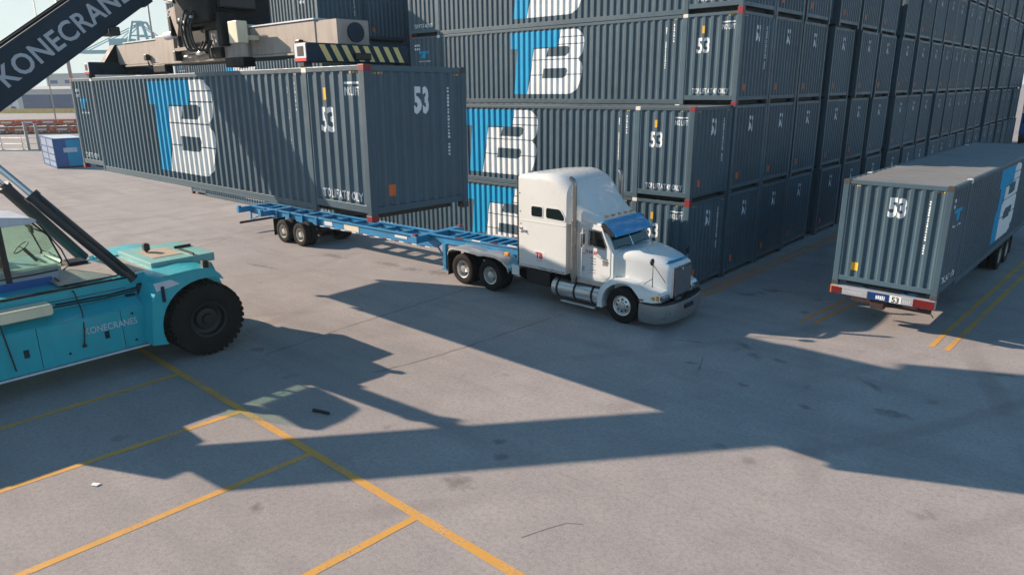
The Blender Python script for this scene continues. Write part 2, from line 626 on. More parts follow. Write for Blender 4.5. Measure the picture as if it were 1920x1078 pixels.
def conform(shape, secs, lift=.004, cuts_z=()):
    """split a flat shape at the corrugation folds; returns verts (u, v, depth)"""
    bm = bmesh.new()
    vs = [bm.verts.new((x, z, 0)) for x, z in shape[0]]
    for f in shape[1]:
        try: bm.faces.new([vs[i] for i in f])
        except ValueError: pass
    lo, hi = min(x for x, z in shape[0]), max(x for x, z in shape[0])
    for pts in secs:
        for u, d in pts:
            if lo < u < hi:
                bmesh.ops.bisect_plane(bm, geom=bm.verts[:] + bm.edges[:] + bm.faces[:], plane_co=(u, 0, 0), plane_no=(1, 0, 0))
    for z0, z1 in cuts_z:
        for z in (z0, z1):
            bmesh.ops.bisect_plane(bm, geom=bm.verts[:] + bm.edges[:] + bm.faces[:], plane_co=(0, z, 0), plane_no=(0, 1, 0))
        bmesh.ops.delete(bm, geom=[f for f in bm.faces if z0 < f.calc_center_median().y < z1], context='FACES')
    bm.verts.index_update()
    out = [(v.co.x, v.co.y, depth_at(SIDE if secs is SIDE else ENDC, v.co.x) - lift) for v in bm.verts]
    fs = [tuple(v.index for v in f.verts) for f in bm.faces]
    bm.free()
    return out, fs

PIN = .014      # panel inset behind the rails
def on_side(shape, side, lift=.004, cuts=()):
    """side -1: the -y wall read with +x to the right; +1: the +y wall (turned half round)"""
    vs, fs = conform(shape, SIDE, lift, cuts)
    mb = MB()
    if side < 0: mb.add([(u, -HW + PIN + d, v) for u, v, d in vs], fs)
    else: mb.add([(-u, HW - PIN - d, v) for u, v, d in vs], fs)
    return mb
def on_end(shape, lift=.004):
    vs, fs = conform(shape, ENDC, lift)
    return MB().add([(HL - PIN - d, u, v) for u, v, d in vs], fs)

def X(v): return v + HL      # marking coordinates are measured back from the numbered end

def arc(cx, cz, rx, rz, a0, a1, n=6):
    return [(cx + rx * math.cos(math.radians(a0 + (a1 - a0) * i / n)), cz + rz * math.sin(math.radians(a0 + (a1 - a0) * i / n))) for i in range(n + 1)]

LOGO_T = [(X(x), z) for x, z in [(-9.84, 2.73), (-9.84, 2.12), (-9.46, 2.12), (-9.72, .36), (-8.99, .36), (-8.63, 2.12), (-7.45, 2.12), (-7.28, 2.73)]]
LOGO_B = [[(X(x), z) for x, z in [(-7.26, 2.73)] + arc(-6.62, 2.28, .45, .45, 90, 0, 6) + [(-6.22, 1.92), (-6.30, 1.76), (-6.44, 1.66)] + [(-6.28, 1.52), (-6.22, 1.34), (-6.26, 1.10)] + arc(-6.95, 1.0, .66, .64, -10, -90, 6) + [(-8.96, .36), (-8.60, 2.08), (-7.89, 2.08), (-8.01, 1.77), (-7.02, 1.77), (-6.86, 1.88), (-6.84, 2.06), (-6.92, 2.13), (-7.42, 2.13)]],
          [(X(x), z) for x, z in [(-8.11, 1.33), (-8.22, .96), (-7.18, .96), (-7.0, 1.05), (-6.92, 1.22), (-6.98, 1.33)]]]

def build_meshes():
    R = {}
    # panels
    mb = MB()
    for sgn in (-1,):
        for pts in SIDE:
            zb = .30 if abs(pts[0][0]) > POST - 1 and (pts[0][0] > POST or pts[-1][0] < -POST) else .17
            vs = [(u, -HW + PIN + d, z) for z in (zb, H - .10) for u, d in pts]
            n = len(pts)
            mb.add(vs, [(i, i + 1, n + i + 1, n + i) for i in range(n - 1)])
    R['side'] = mb.mesh('side_panel', 'grey')
    R['side_far'] = MB().add([(-x, -y, z) for x, y, z in mb.v], mb.f).mesh('side_panel_far', 'grey')
    mb = MB()
    pts = ENDC[0]
    n = len(pts)
    mb.add([(HL - PIN - d, u, z) for z in (.26, H - .11) for u, d in pts], [(i, i + 1, n + i + 1, n + i) for i in range(n - 1)])
    R['end'] = mb.mesh('end_panel', 'grey')
    R['end_far'] = MB().add([(-x, -y, z) for x, y, z in mb.v], mb.f).mesh('end_panel_far', 'grey')
    # roof with shallow transverse ridges
    mb = MB()
    xs = []
    q = -HL + .06
    while q < HL - .3:
        xs += [(q, 0), (q + .30, 0), (q + .34, .014), (q + .40, .014)]
        q += .44
    xs.append((HL - .06, 0))
    n = len(xs)
    mb.add([(u, y, H - .022 + d) for y in (-HW + .05, HW - .05) for u, d in xs], [(i, i + 1, n + i + 1, n + i) for i in range(n - 1)])
    R['roof'] = mb.mesh('roof_panel', 'grey_roof')
    R['under'] = MB().box(-HL + .25, HL - .25, -HW + .30, HW - .30, .015, .14).box(-HL + .1, HL - .1, -HW + .06, HW - .06, .142, .20).mesh('underframe', 'floor_dark')
    R['cpost'] = MB().cbox(-.075, .075, -.075, .075, .0, H, .012).mesh('corner_post', 'grey')
    R['lpost'] = MB().cbox(-.075, .075, -.04, .04, 0, H - .004, .01).mesh('lifting_post', 'grey')
    R['trail'] = MB().cbox(-HL + .15, HL - .15, -.045, .045, H - .105, H - .006, .01).mesh('top_rail', 'grey')
    mb = MB().cbox(-POST + .075, POST - .075, -.04, .045, .005, .175, .008)
    mb.box(-POST + .075, POST - .075, -.052, -.04, .02, .05)
    R['brail'] = mb.mesh('bottom_rail', 'grey')
    R['bayrail'] = MB().cbox(POST + .075, HL - .15, -.04, .045, .155, .305, .008).mesh('bay_rail', 'grey')
    R['erail_t'] = MB().cbox(-.045, .045, -HW + .15, HW - .15, H - .115, H - .008, .01).mesh('end_rail', 'grey')
    R['erail_b'] = MB().cbox(-.045, .045, -HW + .15, HW - .15, .14, .27, .01).mesh('end_sill', 'grey')
    cb = MB().cbox(-.09, .09, -.085, .085, 0, .118, .008)
    R['cast_r'] = cb.mesh('corner_casting', 'red_cast')
    R['cast_g'] = cb.mesh('corner_casting', 'cast_grey')
    R['cast_w'] = MB().cbox(-.09, .09, -.06, .06, 0, .118, .008).mesh('lifting_casting', 'white_cast')
    # one-piece frame for containers that only show an end
    mb = MB()
    for sx in (-1, 1):
        for sy in (-1, 1):
            x, y = sx * (HL - .075), sy * (HW - .075)
            mb.cbox(x - .075, x + .075, y - .075, y + .075, 0, H, .012)
            mb.box(sx * POST - .075, sx * POST + .075, sy * (HW - .04) - .04, sy * (HW - .04) + .04, 0, H - .004)
        mb.cbox(sx * (HL - .06) - .045, sx * (HL - .06) + .045, -HW + .15, HW - .15, H - .115, H - .008, .01)
        mb.cbox(sx * (HL - .06) - .045, sx * (HL - .06) + .045, -HW + .15, HW - .15, .14, .27, .01)
    for sy in (-1, 1):
        y = sy * (HW - .05)
        mb.box(-HL + .15, HL - .15, y - .045, y + .045, H - .105, H - .006)
        mb.box(-HL + .15, HL - .15, y - .045, y + .045, .12, .30)
    R['frame'] = mb.mesh('frame', 'grey')
    # markings on a long side
    cuts = [(2.445, 2.475), (2.185, 2.215), (1.645, 1.675), (1.075, 1.105)]
    t53 = text2d('53', 1, .03)
    nol = text2d('NO LIFT', 1, .02)
    top = text2d("TOP LIFT AT 40' ONLY", 1, .02)
    for sd, k in ((-1, ''), (1, '_f')):
        R['T' + k] = on_side(poly2d([LOGO_T]), sd).mesh('logo_letter', 'logo_blue')
        R['B' + k] = on_side(poly2d(LOGO_B), sd, .004, cuts).mesh('logo_letter', 'logo_white')
        R['n' + k] = on_side(fit2d(t53, X(-1.54), X(-1.08), 1.65, 2.14), sd).mesh('size_number', 'decal_white')
        R['nol' + k] = on_side(fit2d(nol, X(-.67), X(-.24), 2.35, 2.51), sd).mesh('lettering', 'decal_white')
        R['arr' + k] = on_side(rects2d([(X(-.67), X(-.25), 2.56, 2.60)]), sd).mesh('arrow_mark', 'decal_white')
        R['top' + k] = on_side(fit2d(top, X(-1.60), X(-.32), .36, .54), sd).mesh('lettering', 'decal_white')
        R['top2' + k] = on_side(fit2d(top, X(-L + .36), X(-L + 1.6), .36, .54), sd).mesh('lettering', 'decal_white')
        R['v1' + k] = on_side(dashes(X(-2.72), X(-2.66), 1.2, 2.62, True, .075, .9, 3), sd).mesh('small_print', 'decal_white')
        R['v2' + k] = on_side(dashes(X(-2.43), X(-2.36), 2.05, 2.62, True, .085, .9, 4), sd).mesh('small_print', 'decal_white')
        a = dashes(X(-15.87), X(-15.46), 2.47, 2.57, False, .10, 1, 5)
        b = dashes(X(-15.87), X(-15.46), 2.31, 2.42, False, .10, .9, 6)
        o = len(a[0])
        R['id' + k] = on_side((a[0] + b[0], a[1] + [tuple(i + o for i in f) for f in b[1]]), sd).mesh('small_print', 'decal_white')
        R['sb' + k] = on_side(poly2d([[(X(-15.60), 2.16), (X(-15.60), 2.26), (X(-14.82), 2.26), (X(-14.86), 2.16), (X(-15.08), 2.16), (X(-15.12), 1.95), (X(-15.40), 1.95), (X(-15.34), 2.16)]]), sd).mesh('small_logo', 'logo_blue')
        R['sl' + k] = on_side(dashes(X(-15.66), X(-14.75), 1.79, 1.85, False, .07, .95, 8), sd).mesh('small_print', 'decal_white')
        R['yl' + k] = on_side(rects2d([(X(-1.36), X(-1.27), 2.27, 2.50)]), sd).mesh('warning_decal', 'decal_yellow')
        hz = [(X(x0), X(x0 + .035), 2.755, 2.785) for x0 in (-.45, -.385, -.32, -2.47, -2.40, -2.33)]
        R['hz' + k] = on_side(rects2d(hz), sd).mesh('hazard_decal', 'decal_yellow')
    # markings on the numbered end
    R['en'] = on_end(fit2d(text2d('53', 1, .045), -.13, .29, 1.99, 2.52)).mesh('size_number', 'decal_white')
    R['ev'] = on_end(dashes(.79, .83, 1.14, 2.54, True, .07, .92, 11)).mesh('small_print', 'decal_white')
    R['ey'] = on_end(rects2d([(-.85, -.68, .45, .67)])).mesh('warning_decal', 'decal_orange')
    R['eyy'] = on_end(rects2d([(-.85, -.68, .45, .67)])).mesh('warning_decal', 'decal_yellow')
    R['eh'] = on_end(rects2d([(y0, y0 + .03, 2.735, 2.765) for y0 in (-1.08, -1.02, -.96, -.90, .94, 1.0, 1.06)])).mesh('hazard_decal', 'decal_yellow')
    R['eh_s'] = on_end(rects2d([(y0, y0 + .05, 2.735, 2.775) for y0 in (-1.06, -.97, .94, 1.03)])).mesh('hazard_decal', 'decal_yellow')
    return R
R = build_meshes()

def mark_side(panel, k=''):
    for key, nm in (('T', 'logo_letter'), ('B', 'logo_letter'), ('n', 'size_number'), ('nol', 'lettering'), ('arr', 'arrow_mark'), ('top', 'lettering'), ('top2', 'lettering'), ('v1', 'small_print'), ('v2', 'small_print'), ('id', 'small_print'), ('sb', 'small_logo'), ('sl', 'small_print'), ('yl', 'warning_decal'), ('hz', 'hazard_decal')):
        o = link(nm, R[key + k], panel)
        if nm in ('small_print', 'hazard_decal'): o['kind'] = 'stuff'
        if key == 'T': o['label'] = 'blue letter T of the logo'
        if key == 'B': o['label'] = 'white letter B of the logo'

def container(label, group, loc, rz=0, far=False, yellow=False, cast=True):
    t = thing('shipping_container', label, 'container', loc, rz, group)
    a = link('side_panel', R['side'], t)
    mark_side(a)
    b = link('side_panel', R['side_far'], t)
    if far: mark_side(b, '_f')
    e = link('end_panel', R['end'], t)
    for key, nm in (('en', 'size_number'), ('ev', 'small_print'), ('eyy' if yellow else 'ey', 'warning_decal'), ('eh', 'hazard_decal')):
        o = link(nm, R[key], e)
        if nm in ('small_print', 'hazard_decal'): o['kind'] = 'stuff'
    link('end_panel', R['end_far'], t)
    link('roof_panel', R['roof'], t)
    link('underframe', R['under'], t)
    for sx in (-1, 1):
        for sy in (-1, 1):
            link('corner_post', R['cpost'], t, (sx * (HL - .075), sy * (HW - .075), 0))
            link('lifting_post', R['lpost'], t, (sx * POST, sy * (HW - .04), 0))
            for z in (-.004, H - .112):
                link('corner_casting', R['cast_r' if sy < 0 and cast else 'cast_g'], t, (sx * (HL - .086), sy * (HW - .081), z))
            link('lifting_casting', R['cast_w'], t, (sx * POST, sy * (HW - .056), H - .110))
        link('end_rail', R['erail_t'], t, (sx * (HL - .052), 0, 0))
        link('end_sill', R['erail_b'], t, (sx * (HL - .052), 0, 0))
    for sy in (-1, 1):
        link('top_rail', R['trail'], t, (0, sy * (HW - .048), 0))
        o = link('bottom_rail', R['brail'], t, (0, sy * (HW - .053), 0))
        if sy > 0: o.rotation_euler = (0, 0, PI)
        for sx in (-1, 1):
            o = link('bay_rail', R['bayrail'], t, (0, sy * (HW - .05), 0))
            o.scale = (1, 1, 1)
            if sx < 0: o.location.x = -(POST + .075 + HL - .15)
    index_kids(t)
    return t

def end_container(label, group, loc):
    t = thing('shipping_container', label, 'container', loc, 0, group)
    link('side_panel', R['side'], t)
    link('side_panel', R['side_far'], t)
    e = link('end_panel', R['end'], t)
    for key, nm in (('en', 'size_number'), ('ey', 'warning_decal')):
        o = link(nm, R[key], e)
        if nm in ('small_print', 'hazard_decal'): o['kind'] = 'stuff'
    link('roof_panel', R['roof'], t)
    link('frame', R['frame'], t)
    link('underframe', R['under'], t)
    index_kids(t)
    return t

def project(p):
    d = Vector(p) - CAM
    z = d.dot(cf)
    return 960 + FPX * d.dot(cr) / z, 539 - FPX * d.dot(cu) / z

ORD = ['first', 'second', 'third', 'fourth', 'fifth', 'sixth', 'seventh', 'eighth', 'ninth', 'tenth', 'eleventh', 'twelfth', 'thirteenth', 'fourteenth', 'fifteenth', 'sixteenth', 'seventeenth', 'eighteenth', 'nineteenth', 'twentieth', 'twenty-first', 'twenty-second']
LAY = ['on the ground', 'in the second layer', 'in the third layer', 'in the fourth layer', 'in the fifth layer', 'in the sixth layer', 'in the seventh layer']
COLS = [0, 2.64, 5.28, 8.15, 11.77, 14.9, 18.1, 21.9, 25.2, 28.3, 31.35, 34.3, 37.25, 40.1, 43.3, 46.6, 50.6, 54.2, 57.6, 61.0, 64.0, 66.9]

# ------------------------------------------------------------------ ground and markings
me = MB().add([(-2500, -2500, 0), (2500, -2500, 0), (2500, 2500, 0), (-2500, 2500, 0)], [(0, 1, 2, 3)])
tag(me.build('ground', 'ground'), 'grey asphalt yard surface', kind='structure')

def strip(name, p0, p1, wd, z, mat, jit=0.0):
    p0, p1 = Vector((*p0, 0)), Vector((*p1, 0))
    d = (p1 - p0)
    n = max(1, int(d.length / .5))
    nrm = Vector((-d.y, d.x, 0)).normalized() * wd / 2
    rn = random.Random(hash((round(p0.x, 2), round(p0.y, 2))) & 255)
    vs = []
    for i in range(n + 1):
        c = p0 + d * i / n
        a, b = rn.uniform(-jit, jit), rn.uniform(-jit, jit)
        vs += [(c - nrm * (1 + a)).to_tuple()[:2] + (z,), (c + nrm * (1 + b)).to_tuple()[:2] + (z,)]
    return tag(MB().add(vs, [(2 * i, 2 * i + 1, 2 * i + 3, 2 * i + 2) for i in range(n)]).build(name, mat), kind='structure')

strip('bay_line', (-9.5, -13.53), (16, -13.60), .155, .008, 'line', .08)
for xa, xb in ((-5.85, -5.75), (-2.85, -3.22), (-.22, -.44), (2.74, 2.42), (5.6, 5.3)):
    strip('bay_line', (xa, -13.61), (xb, -19.5), .145, .004, 'line', .08)
strip('lane_line', (3.85, -.43), (4.80, 8.6), .13, .004, 'line_old', .2)
strip('lane_line', (4.20, -.36), (5.12, 8.6), .13, .004, 'line_old', .2)
strip('lane_line', (7.06, -.27), (7.75, 13.5), .13, .004, 'line', .15)
strip('lane_line', (7.42, -.31), (8.12, 13.5), .13, .004, 'line', .15)
strip('lane_line', (.62, -.6), (1.45, 26), .14, .004, 'line_old', .25)
strip('lane_line', (.34, -.2), (1.10, 26), .14, .004, 'line_old', .25)
def seam(pts, wd=.035, mat='crack'):
    rn = random.Random(int(pts[0][0] * 10) + 3)
    out = []
    for (a, b) in zip(pts, pts[1:]):
        k = max(2, int(math.hypot(b[0] - a[0], b[1] - a[1]) / .25))
        out += [(a[0] + (b[0] - a[0]) * i / k + rn.uniform(-.02, .02), a[1] + (b[1] - a[1]) * i / k + rn.uniform(-.02, .02)) for i in range(k)]
    vs, fs = [], []
    for i in range(len(out) - 1):
        p, q = Vector(out[i]), Vector(out[i + 1])
        n = Vector((-(q - p).y, (q - p).x)).normalized() * wd * rn.uniform(.25, .6)
        vs += [(p.x - n.x, p.y - n.y, .003), (p.x + n.x, p.y + n.y, .003)]
    for i in range(len(out) - 2):
        fs.append((2 * i, 2 * i + 1, 2 * i + 3, 2 * i + 2))
    return MB().add(vs, fs)
for pts in ([(-5.4, -11.6), (-5.6, -9.5), (-5.7, -6.0), (-5.9, -1.0)], [(-2.4, -10.6), (-2.1, -9.2), (-1.9, -7.5), (-1.7, -4.2)], [(-18.6, -8.6), (-19.2, -7.0), (-20.3, -4.5)], [(-26, -9), (-27, -2)]):
    tag(seam(pts, .05).build('joint_sealant', 'crack'), kind='structure')
for pts in ([(4.3, -12.9), (4.6, -12.2), (5.3, -11.7)], [(3.0, -4.6), (3.3, -5.4), (3.2, -6.1)]):
    tag(seam(pts, .018).build('surface_crack', 'crack'), kind='structure')
for cx, cy, r_, a0, a1 in ((1.2, -6.9, 1.3, 25, 62), (2.3, -6.3, 1.25, -62, -12), (2.0, -5.9, 1.4, 5, 40)):
    tag(seam([(cx + r_ * math.cos(math.radians(a)), cy + r_ * math.sin(math.radians(a))) for a in range(a0, a1, 5)], .05, 'scuff').build('tyre_scuff', 'scuff'), kind='structure')

# ------------------------------------------------------------------ container stacks
G1 = 'grey containers of the main stack'
col1_ends = None
def full_label(row, layer):
    return {(0, 0): 'grey container on the ground right behind the white truck',
            (0, 1): 'grey container stacked on the one behind the truck, roof at camera height',
            (1, 2): 'grey container in third layer, its whole blue T and white B logo showing',
            (1, 3): 'grey container cut by the top photo edge above the whole logo'}[(row, layer)]
base = container(full_label(0, 0), G1, (-HL, HW, 0))
dup(base, (-HL, HW, H), None, full_label(0, 1), G1)
dup(base, (.06 - HL, COLS[1] + HW, 2 * H), None, full_label(1, 2), G1)
dup(base, (.06 - HL, COLS[1] + HW, 3 * H), None, full_label(1, 3), G1)
endbase = None
rnd = random.Random(3)
for ci, y0 in enumerate(COLS):
    if ci == 0: continue
    for layer in range(7):
        if ci == 1 and layer >= 2: continue
        u, v = project((.06, y0, layer * H))
        if v < -25: continue
        dx = .06 if ci < 3 else rnd.uniform(-.06, .09)
        loc = (dx - HL, y0 + HW, layer * H)
        lab = 'container end %s, %s column back from the stack corner by the truck' % (LAY[layer], ORD[ci])
        if endbase is None:
            endbase = end_container(lab, G1, loc)
        else:
            dup(endbase, loc, None, lab, G1)
# stack across the gap, behind the lifted container
G2 = 'grey containers of the far stack'
TXT = {0: 'grey container at the foot of the far stack, seen under the lifted one', 1: 'grey container of the far stack hidden mostly by the lifted one, second layer',
       2: 'grey container of the far stack showing a slice of logo above the lifted one', 3: 'grey container of the far stack topmost, behind the spreader'}
for layer in range(4):
    dup(base, (-19.4 - HL, HW, layer * H), None, TXT[layer], G2)
for layer in range(2, 5):
    for k, yy_ in enumerate((2.64, 5.28, 7.95)):
        dup(endbase, (-19.4 - HL, yy_ + HW, layer * H), None, 'shaded container end across the gap left of the main stack, %s column, %s' % (ORD[k + 1], LAY[layer].replace('in the ', '')), G2)
# container held by the reach stacker
lc = dup(base, (-.605 - HL, -11.57 + HW, 3.94), None, 'grey container hanging from the reach stacker, blue T and white B logo', 'none')
del lc['group']
lc.rotation_euler = (math.radians(-.6), 0, math.radians(-.12))

# ------------------------------------------------------------------ wheels
def tyre_mb(c, r, wd, rin, axis='y', n=40):
    """tyre whose tread is centred at c"""
    h = wd / 2
    prof = [(-h * .86, rin), (-h, rin + (r - rin) * .35), (-h * .98, r - .10 * r), (-h * .86, r - .035 * r), (-h * .62, r), (-h * .30, r), (-h * .28, r - .018), (-h * .22, r - .018), (-h * .2, r),
            (h * .2, r), (h * .22, r - .018), (h * .28, r - .018), (h * .30, r), (h * .62, r), (h * .86, r - .035 * r), (h * .98, r - .10 * r), (h, rin + (r - rin) * .35), (h * .86, rin)]
    return MB().lathe(prof, c, axis, n)

def wheel(parent, c, r=.52, wd=.28, rin=.29, side=-1, rim='alloy', name='wheel', front=False, off=(0, 0, 0), holes=8):
    """outer face towards side (y)"""
    cx, cy, cz = c
    o = tyre_mb(c, r, wd, rin).build(name, 'rubber', parent, off)
    mb = MB()
    f = side * wd / 2
    if front:    # convex hub
        mb.lathe([(f * .86, rin), (f * .80, rin - .02), (f * .45, rin - .035), (f * .55, rin * .72), (f * .85, rin * .42), (f * .9, rin * .36), (f * 1.15, rin * .33), (f * 1.2, rin * .2), (f * 1.2, .001)], c, 'y', 32)
    else:        # deep dish
        mb.lathe([(f * .86, rin), (f * .80, rin - .02), (f * -.2, rin - .04), (f * -.45, rin * .78), (f * -.45, rin * .5), (f * .2, rin * .46), (f * .75, rin * .38), (f * .8, rin * .2), (f * .8, .001)], c, 'y', 32)
    mb.build('rim', rim, o, off)
    hb = MB()
    hr = rin * .58
    dd = f * (.67 if front else -.44)
    for k in range(holes):
        th = 2 * PI * k / holes
        a = Vector((math.cos(th), 0, math.sin(th)))
        b = Vector((-math.sin(th), 0, math.cos(th)))
        ctr = Vector(c) + a * hr + Vector((0, dd + side * .012, 0))
        ring = [ctr + (a * math.cos(q) * rin * .12 + b * math.sin(q) * rin * .13) for q in [2 * PI * i / 10 for i in range(10)]]
        hb.add(ring, [tuple(range(10))])
    hb.build('hand_hole', 'trim_black', o, off)
    nb = MB()
    for k in range(10):
        th = 2 * PI * (k + .5) / 10
        q = Vector(c) + Vector((math.cos(th) * rin * .40, 0, math.sin(th) * rin * .40))
        y0 = f * (.86 if front else .3)
        nb.box(q.x - .014, q.x + .014, q.y + min(y0, y0 + side * .03), q.y + max(y0, y0 + side * .03), q.z - .014, q.z + .014)
    nb.build('wheel_nut', 'chrome', o, off)
    return o

# ------------------------------------------------------------------ truck
TO = (0, -2.6, 0)
tk = thing('semi_truck', 'white sleeper cab semi truck with blue sun visor parked before the stack', 'truck', TO)
def tb(mb, name, mat, parent=tk, bevel=0):
    return mb.build(name, mat, parent, TO, bevel)
def ring(x, wd, zb, zt, r, n=6, cy=-2.6):
    r = min(r, wd * .95)
    pts = [(x, cy - wd, zb), (x, cy - wd, (zb + zt - r) / 2), (x, cy - wd, zt - r)]
    for i in range(1, n):
        a = PI - (PI / 2) * i / n
        pts.append((x, cy - wd + r + r * math.cos(a), zt - r + r * math.sin(a)))
    pts += [(x, cy - wd + r, zt), (x, cy, zt + .015), (x, cy + wd - r, zt)]
    for i in range(1, n):
        a = PI / 2 - (PI / 2) * i / n
        pts.append((x, cy + wd - r + r * math.cos(a), zt - r + r * math.sin(a)))
    pts += [(x, cy + wd, zt - r), (x, cy + wd, (zb + zt - r) / 2), (x, cy + wd, zb)]
    return pts
for s in (-1, 1):
    tb(MB().box(-6.95, 1.0, -2.6 + s * .43 - .04, -2.6 + s * .43 + .04, .74, 1.0), 'frame_rail', 'truck_dark')
# sleeper
mb = MB()
mb.loft([ring(x, wd, 1.08, zt, r) for x, wd, zt, r in ((-3.72, 1.20, 3.88, .10), (-3.70, 1.22, 3.90, .12), (-3.35, 1.22, 3.94, .16), (-3.0, 1.22, 3.97, .20), (-2.6, 1.22, 4.0, .26), (-2.3, 1.22, 3.96, .32), (-2.05, 1.22, 3.87, .37), (-1.88, 1.215, 3.77, .40))])
sl_ = tb(mb, 'sleeper', 'truck_white')
mb = MB()
mb.loft([ring(x, wd, zb, zt, r) for x, wd, zb, zt, r in ((-1.878, 1.213, 2.58, 3.768, .40), (-1.78, 1.17, 2.6, 3.70, .42), (-1.66, 1.12, 2.6, 3.60, .44), (-1.5, 1.07, 2.62, 3.44, .46), (-1.3, 1.03, 2.62, 3.22, .42), (-1.1, .99, 2.62, 3.00, .32), (-.92, .95, 2.62, 2.85, .20), (-.82, .93, 2.62, 2.79, .12))])
tb(mb, 'roof_fairing', 'truck_white')
# sleeper side details
def plate_y(poly, y, th, name, mat, parent, bevel=0):
    return tb(MB().prism(poly, 'y', y, y + th), name, mat, parent, bevel)
def rrect(x0, x1, z0, z1, r, n=4, cut=0):
    pts = []
    for cx, cz, a in ((x1 - r, z1 - r, 0), (x0 + r, z1 - r, 90), (x0 + r, z0 + r, 180), (x1 - r, z0 + r, 270)):
        pts += arc(cx, cz, r, r, a, a + 90, n)
    return pts
YS = -3.82
for s in (-1, 1):
    ys = -2.6 + s * 1.22
    d = s * .012
    w1 = rrect(-3.19, -2.77, 2.70, 3.00, .06)
    w2 = [(-2.62, 2.74), (-2.58, 2.70), (-1.98, 2.68), (-1.945, 2.72), (-1.96, 2.80), (-2.09, 2.97), (-2.16, 3.0), (-2.58, 3.0), (-2.62, 2.96)]
    for poly in (w1, w2):
        cx = sum(p[0] for p in poly) / len(poly)
        cz = sum(p[1] for p in poly) / len(poly)
        big = [(cx + (x - cx) * 1.12, cz + (z - cz) * 1.18) for x, z in poly]
        fr = plate_y(big, ys - .002 * s, d, 'window_frame', 'truck_white', sl_)
        plate_y(poly, ys + d - .002 * s, s * .004, 'sleeper_window', 'win_dark', sl_)
    plate_y([(-3.68, 2.52), (-1.92, 2.52), (-1.92, 2.54), (-3.68, 2.54)], ys - .002 * s, s * .012, 'side_moulding', 'truck_white', sl_)
    plate_y([(-3.68, 1.10), (-1.92, 1.10), (-1.92, 1.17), (-3.68, 1.17)], ys - .002 * s, s * .016, 'chrome_skirt', 'chrome', sl_)
    for k in range(8):
        x = -3.48 + k * .215
        tb(MB().cbox(x - .022, x + .022, min(ys, ys + s * .03), max(ys, ys + s * .03), 1.055, 1.10, .006), 'marker_light', 'clear')
    plate_y(rrect(-3.12, -2.66, 1.20, 1.66, .01), ys - .002 * s, s * .006, 'logo_plate', 'logo_white', sl_)
    tb(place2d(fit2d(text2d('TB', 1, .05), 0, .28, 0, .19), ((-3.03 if s < 0 else -2.75), ys + s * .008, 1.42), (-s, 0, 0), (0, 0, 1)), 'lettering', 'redletter', sl_)
    tb(place2d(dashes(0, .26, 0, .03, False, .035, .9, 2), ((-3.02 if s < 0 else -2.76), ys + s * .008, 1.34), (-s, 0, 0), (0, 0, 1)), 'lettering', 'redletter', sl_)
    # latch and hinge bits by the rear edge
    tb(MB().bar((-3.70, ys + s * .02, 2.32), (-3.40, ys + s * .03, 2.16), .03, .03).bar((-3.66, ys + s * .02, 2.18), (-3.42, ys + s * .03, 2.24), .03, .03).cbox(-3.66, -3.56, ys - .02, ys + .02, 2.2, 2.32, .01), 'side_latch', 'chrome', sl_)
    for x, z in ((-3.64, 2.8), (-3.62, 2.42), (-3.66, 3.35)):
        tb(MB().lathe([(0, .018), (s * .012, .018), (s * .012, .001)], (x, ys - .002 * s, z), 'y', 10), 'bolt', 'trim_black', sl_)
tb(MB().box(-3.79, -3.725, -3.78, -1.42, 1.1, 3.86), 'rear_panel', 'trim_black')
# dark gap between the sleeper and the cab
tb(MB().box(-1.88, -1.66, -3.40, -1.80, 1.05, 2.60), 'cab_extender', 'trim_black')
# cab
cabp = [(-1.70, 1.0), (-.34, 1.0), (-.30, 1.12), (-.30, 1.93), (-.36, 1.97), (-.70, 2.60), (-.80, 2.70), (-1.70, 2.76)]
cab_ = tb(MB().prism(cabp, 'y', -3.62, -1.58), 'cab', 'truck_white', bevel=.05)
for s in (-1, 1):
    yd = -2.6 + s * 1.02
    dr = plate_y([(-1.46, 1.10), (-.56, 1.10), (-.44, 1.25), (-.44, 1.96), (-.74, 2.56), (-1.42, 2.60)], yd - s * .004, s * .016, 'door', 'truck_white', tk, .004)
    plate_y([(-1.24, 2.02), (-.60, 1.96), (-.56, 2.06), (-.76, 2.50), (-1.20, 2.54)], yd + s * .010, s * .005, 'window_frame', 'chrome', dr)
    plate_y([(-1.17, 2.07), (-.64, 2.02), (-.62, 2.07), (-.79, 2.46), (-1.14, 2.49)], yd + s * .016, s * .003, 'window', 'win_dark', dr)
    tb(MB().cbox(-1.40, -1.26, yd, yd + s * .05, 1.78, 1.82, .008) if s > 0 else MB().cbox(-1.40, -1.26, yd - .05, yd, 1.78, 1.82, .008), 'handle', 'chrome', dr)
    lt = dashes(0, .42, .10, .20, False, .06, 1, 21)
    tb(place2d(lt, ((-1.30 if s < 0 else -.80), yd + s * .014, 1.70), (-s, 0, 0), (0, 0, 1)), 'lettering', 'redletter', dr)
    for i in range(6):
        lt = dashes(0, .22, 0, .035, False, .05, .8, 30 + i)
        tb(place2d(lt, ((-1.12 if s < 0 else -.90), yd + s * .014, 1.66 - i * .085), (-s, 0, 0), (0, 0, 1)), 'lettering', 'redletter' if i % 2 else 'trim_black', dr)
    tb(place2d(dashes(0, .24, 0, .22, True, .03, .85, 41), ((-.72 if s < 0 else -.48), yd + s * .014, 1.52), (-s, 0, 0), (0, 0, 1)), 'lettering', 'trim_black', dr)
    tb(place2d(rects2d([(0, .10, 0, .14)]), ((-1.42 if s < 0 else -1.32), yd + s * .014, 1.26), (-s, 0, 0), (0, 0, 1)), 'door_sticker', 'boom_letter', dr)
    # step panel below door
    tb(MB().cbox(-1.55, -.62, yd - .10, yd + .12, .90, 1.06, .02) if s < 0 else MB().cbox(-1.55, -.62, yd - .12, yd + .10, .90, 1.06, .02), 'side_step', 'alloy')
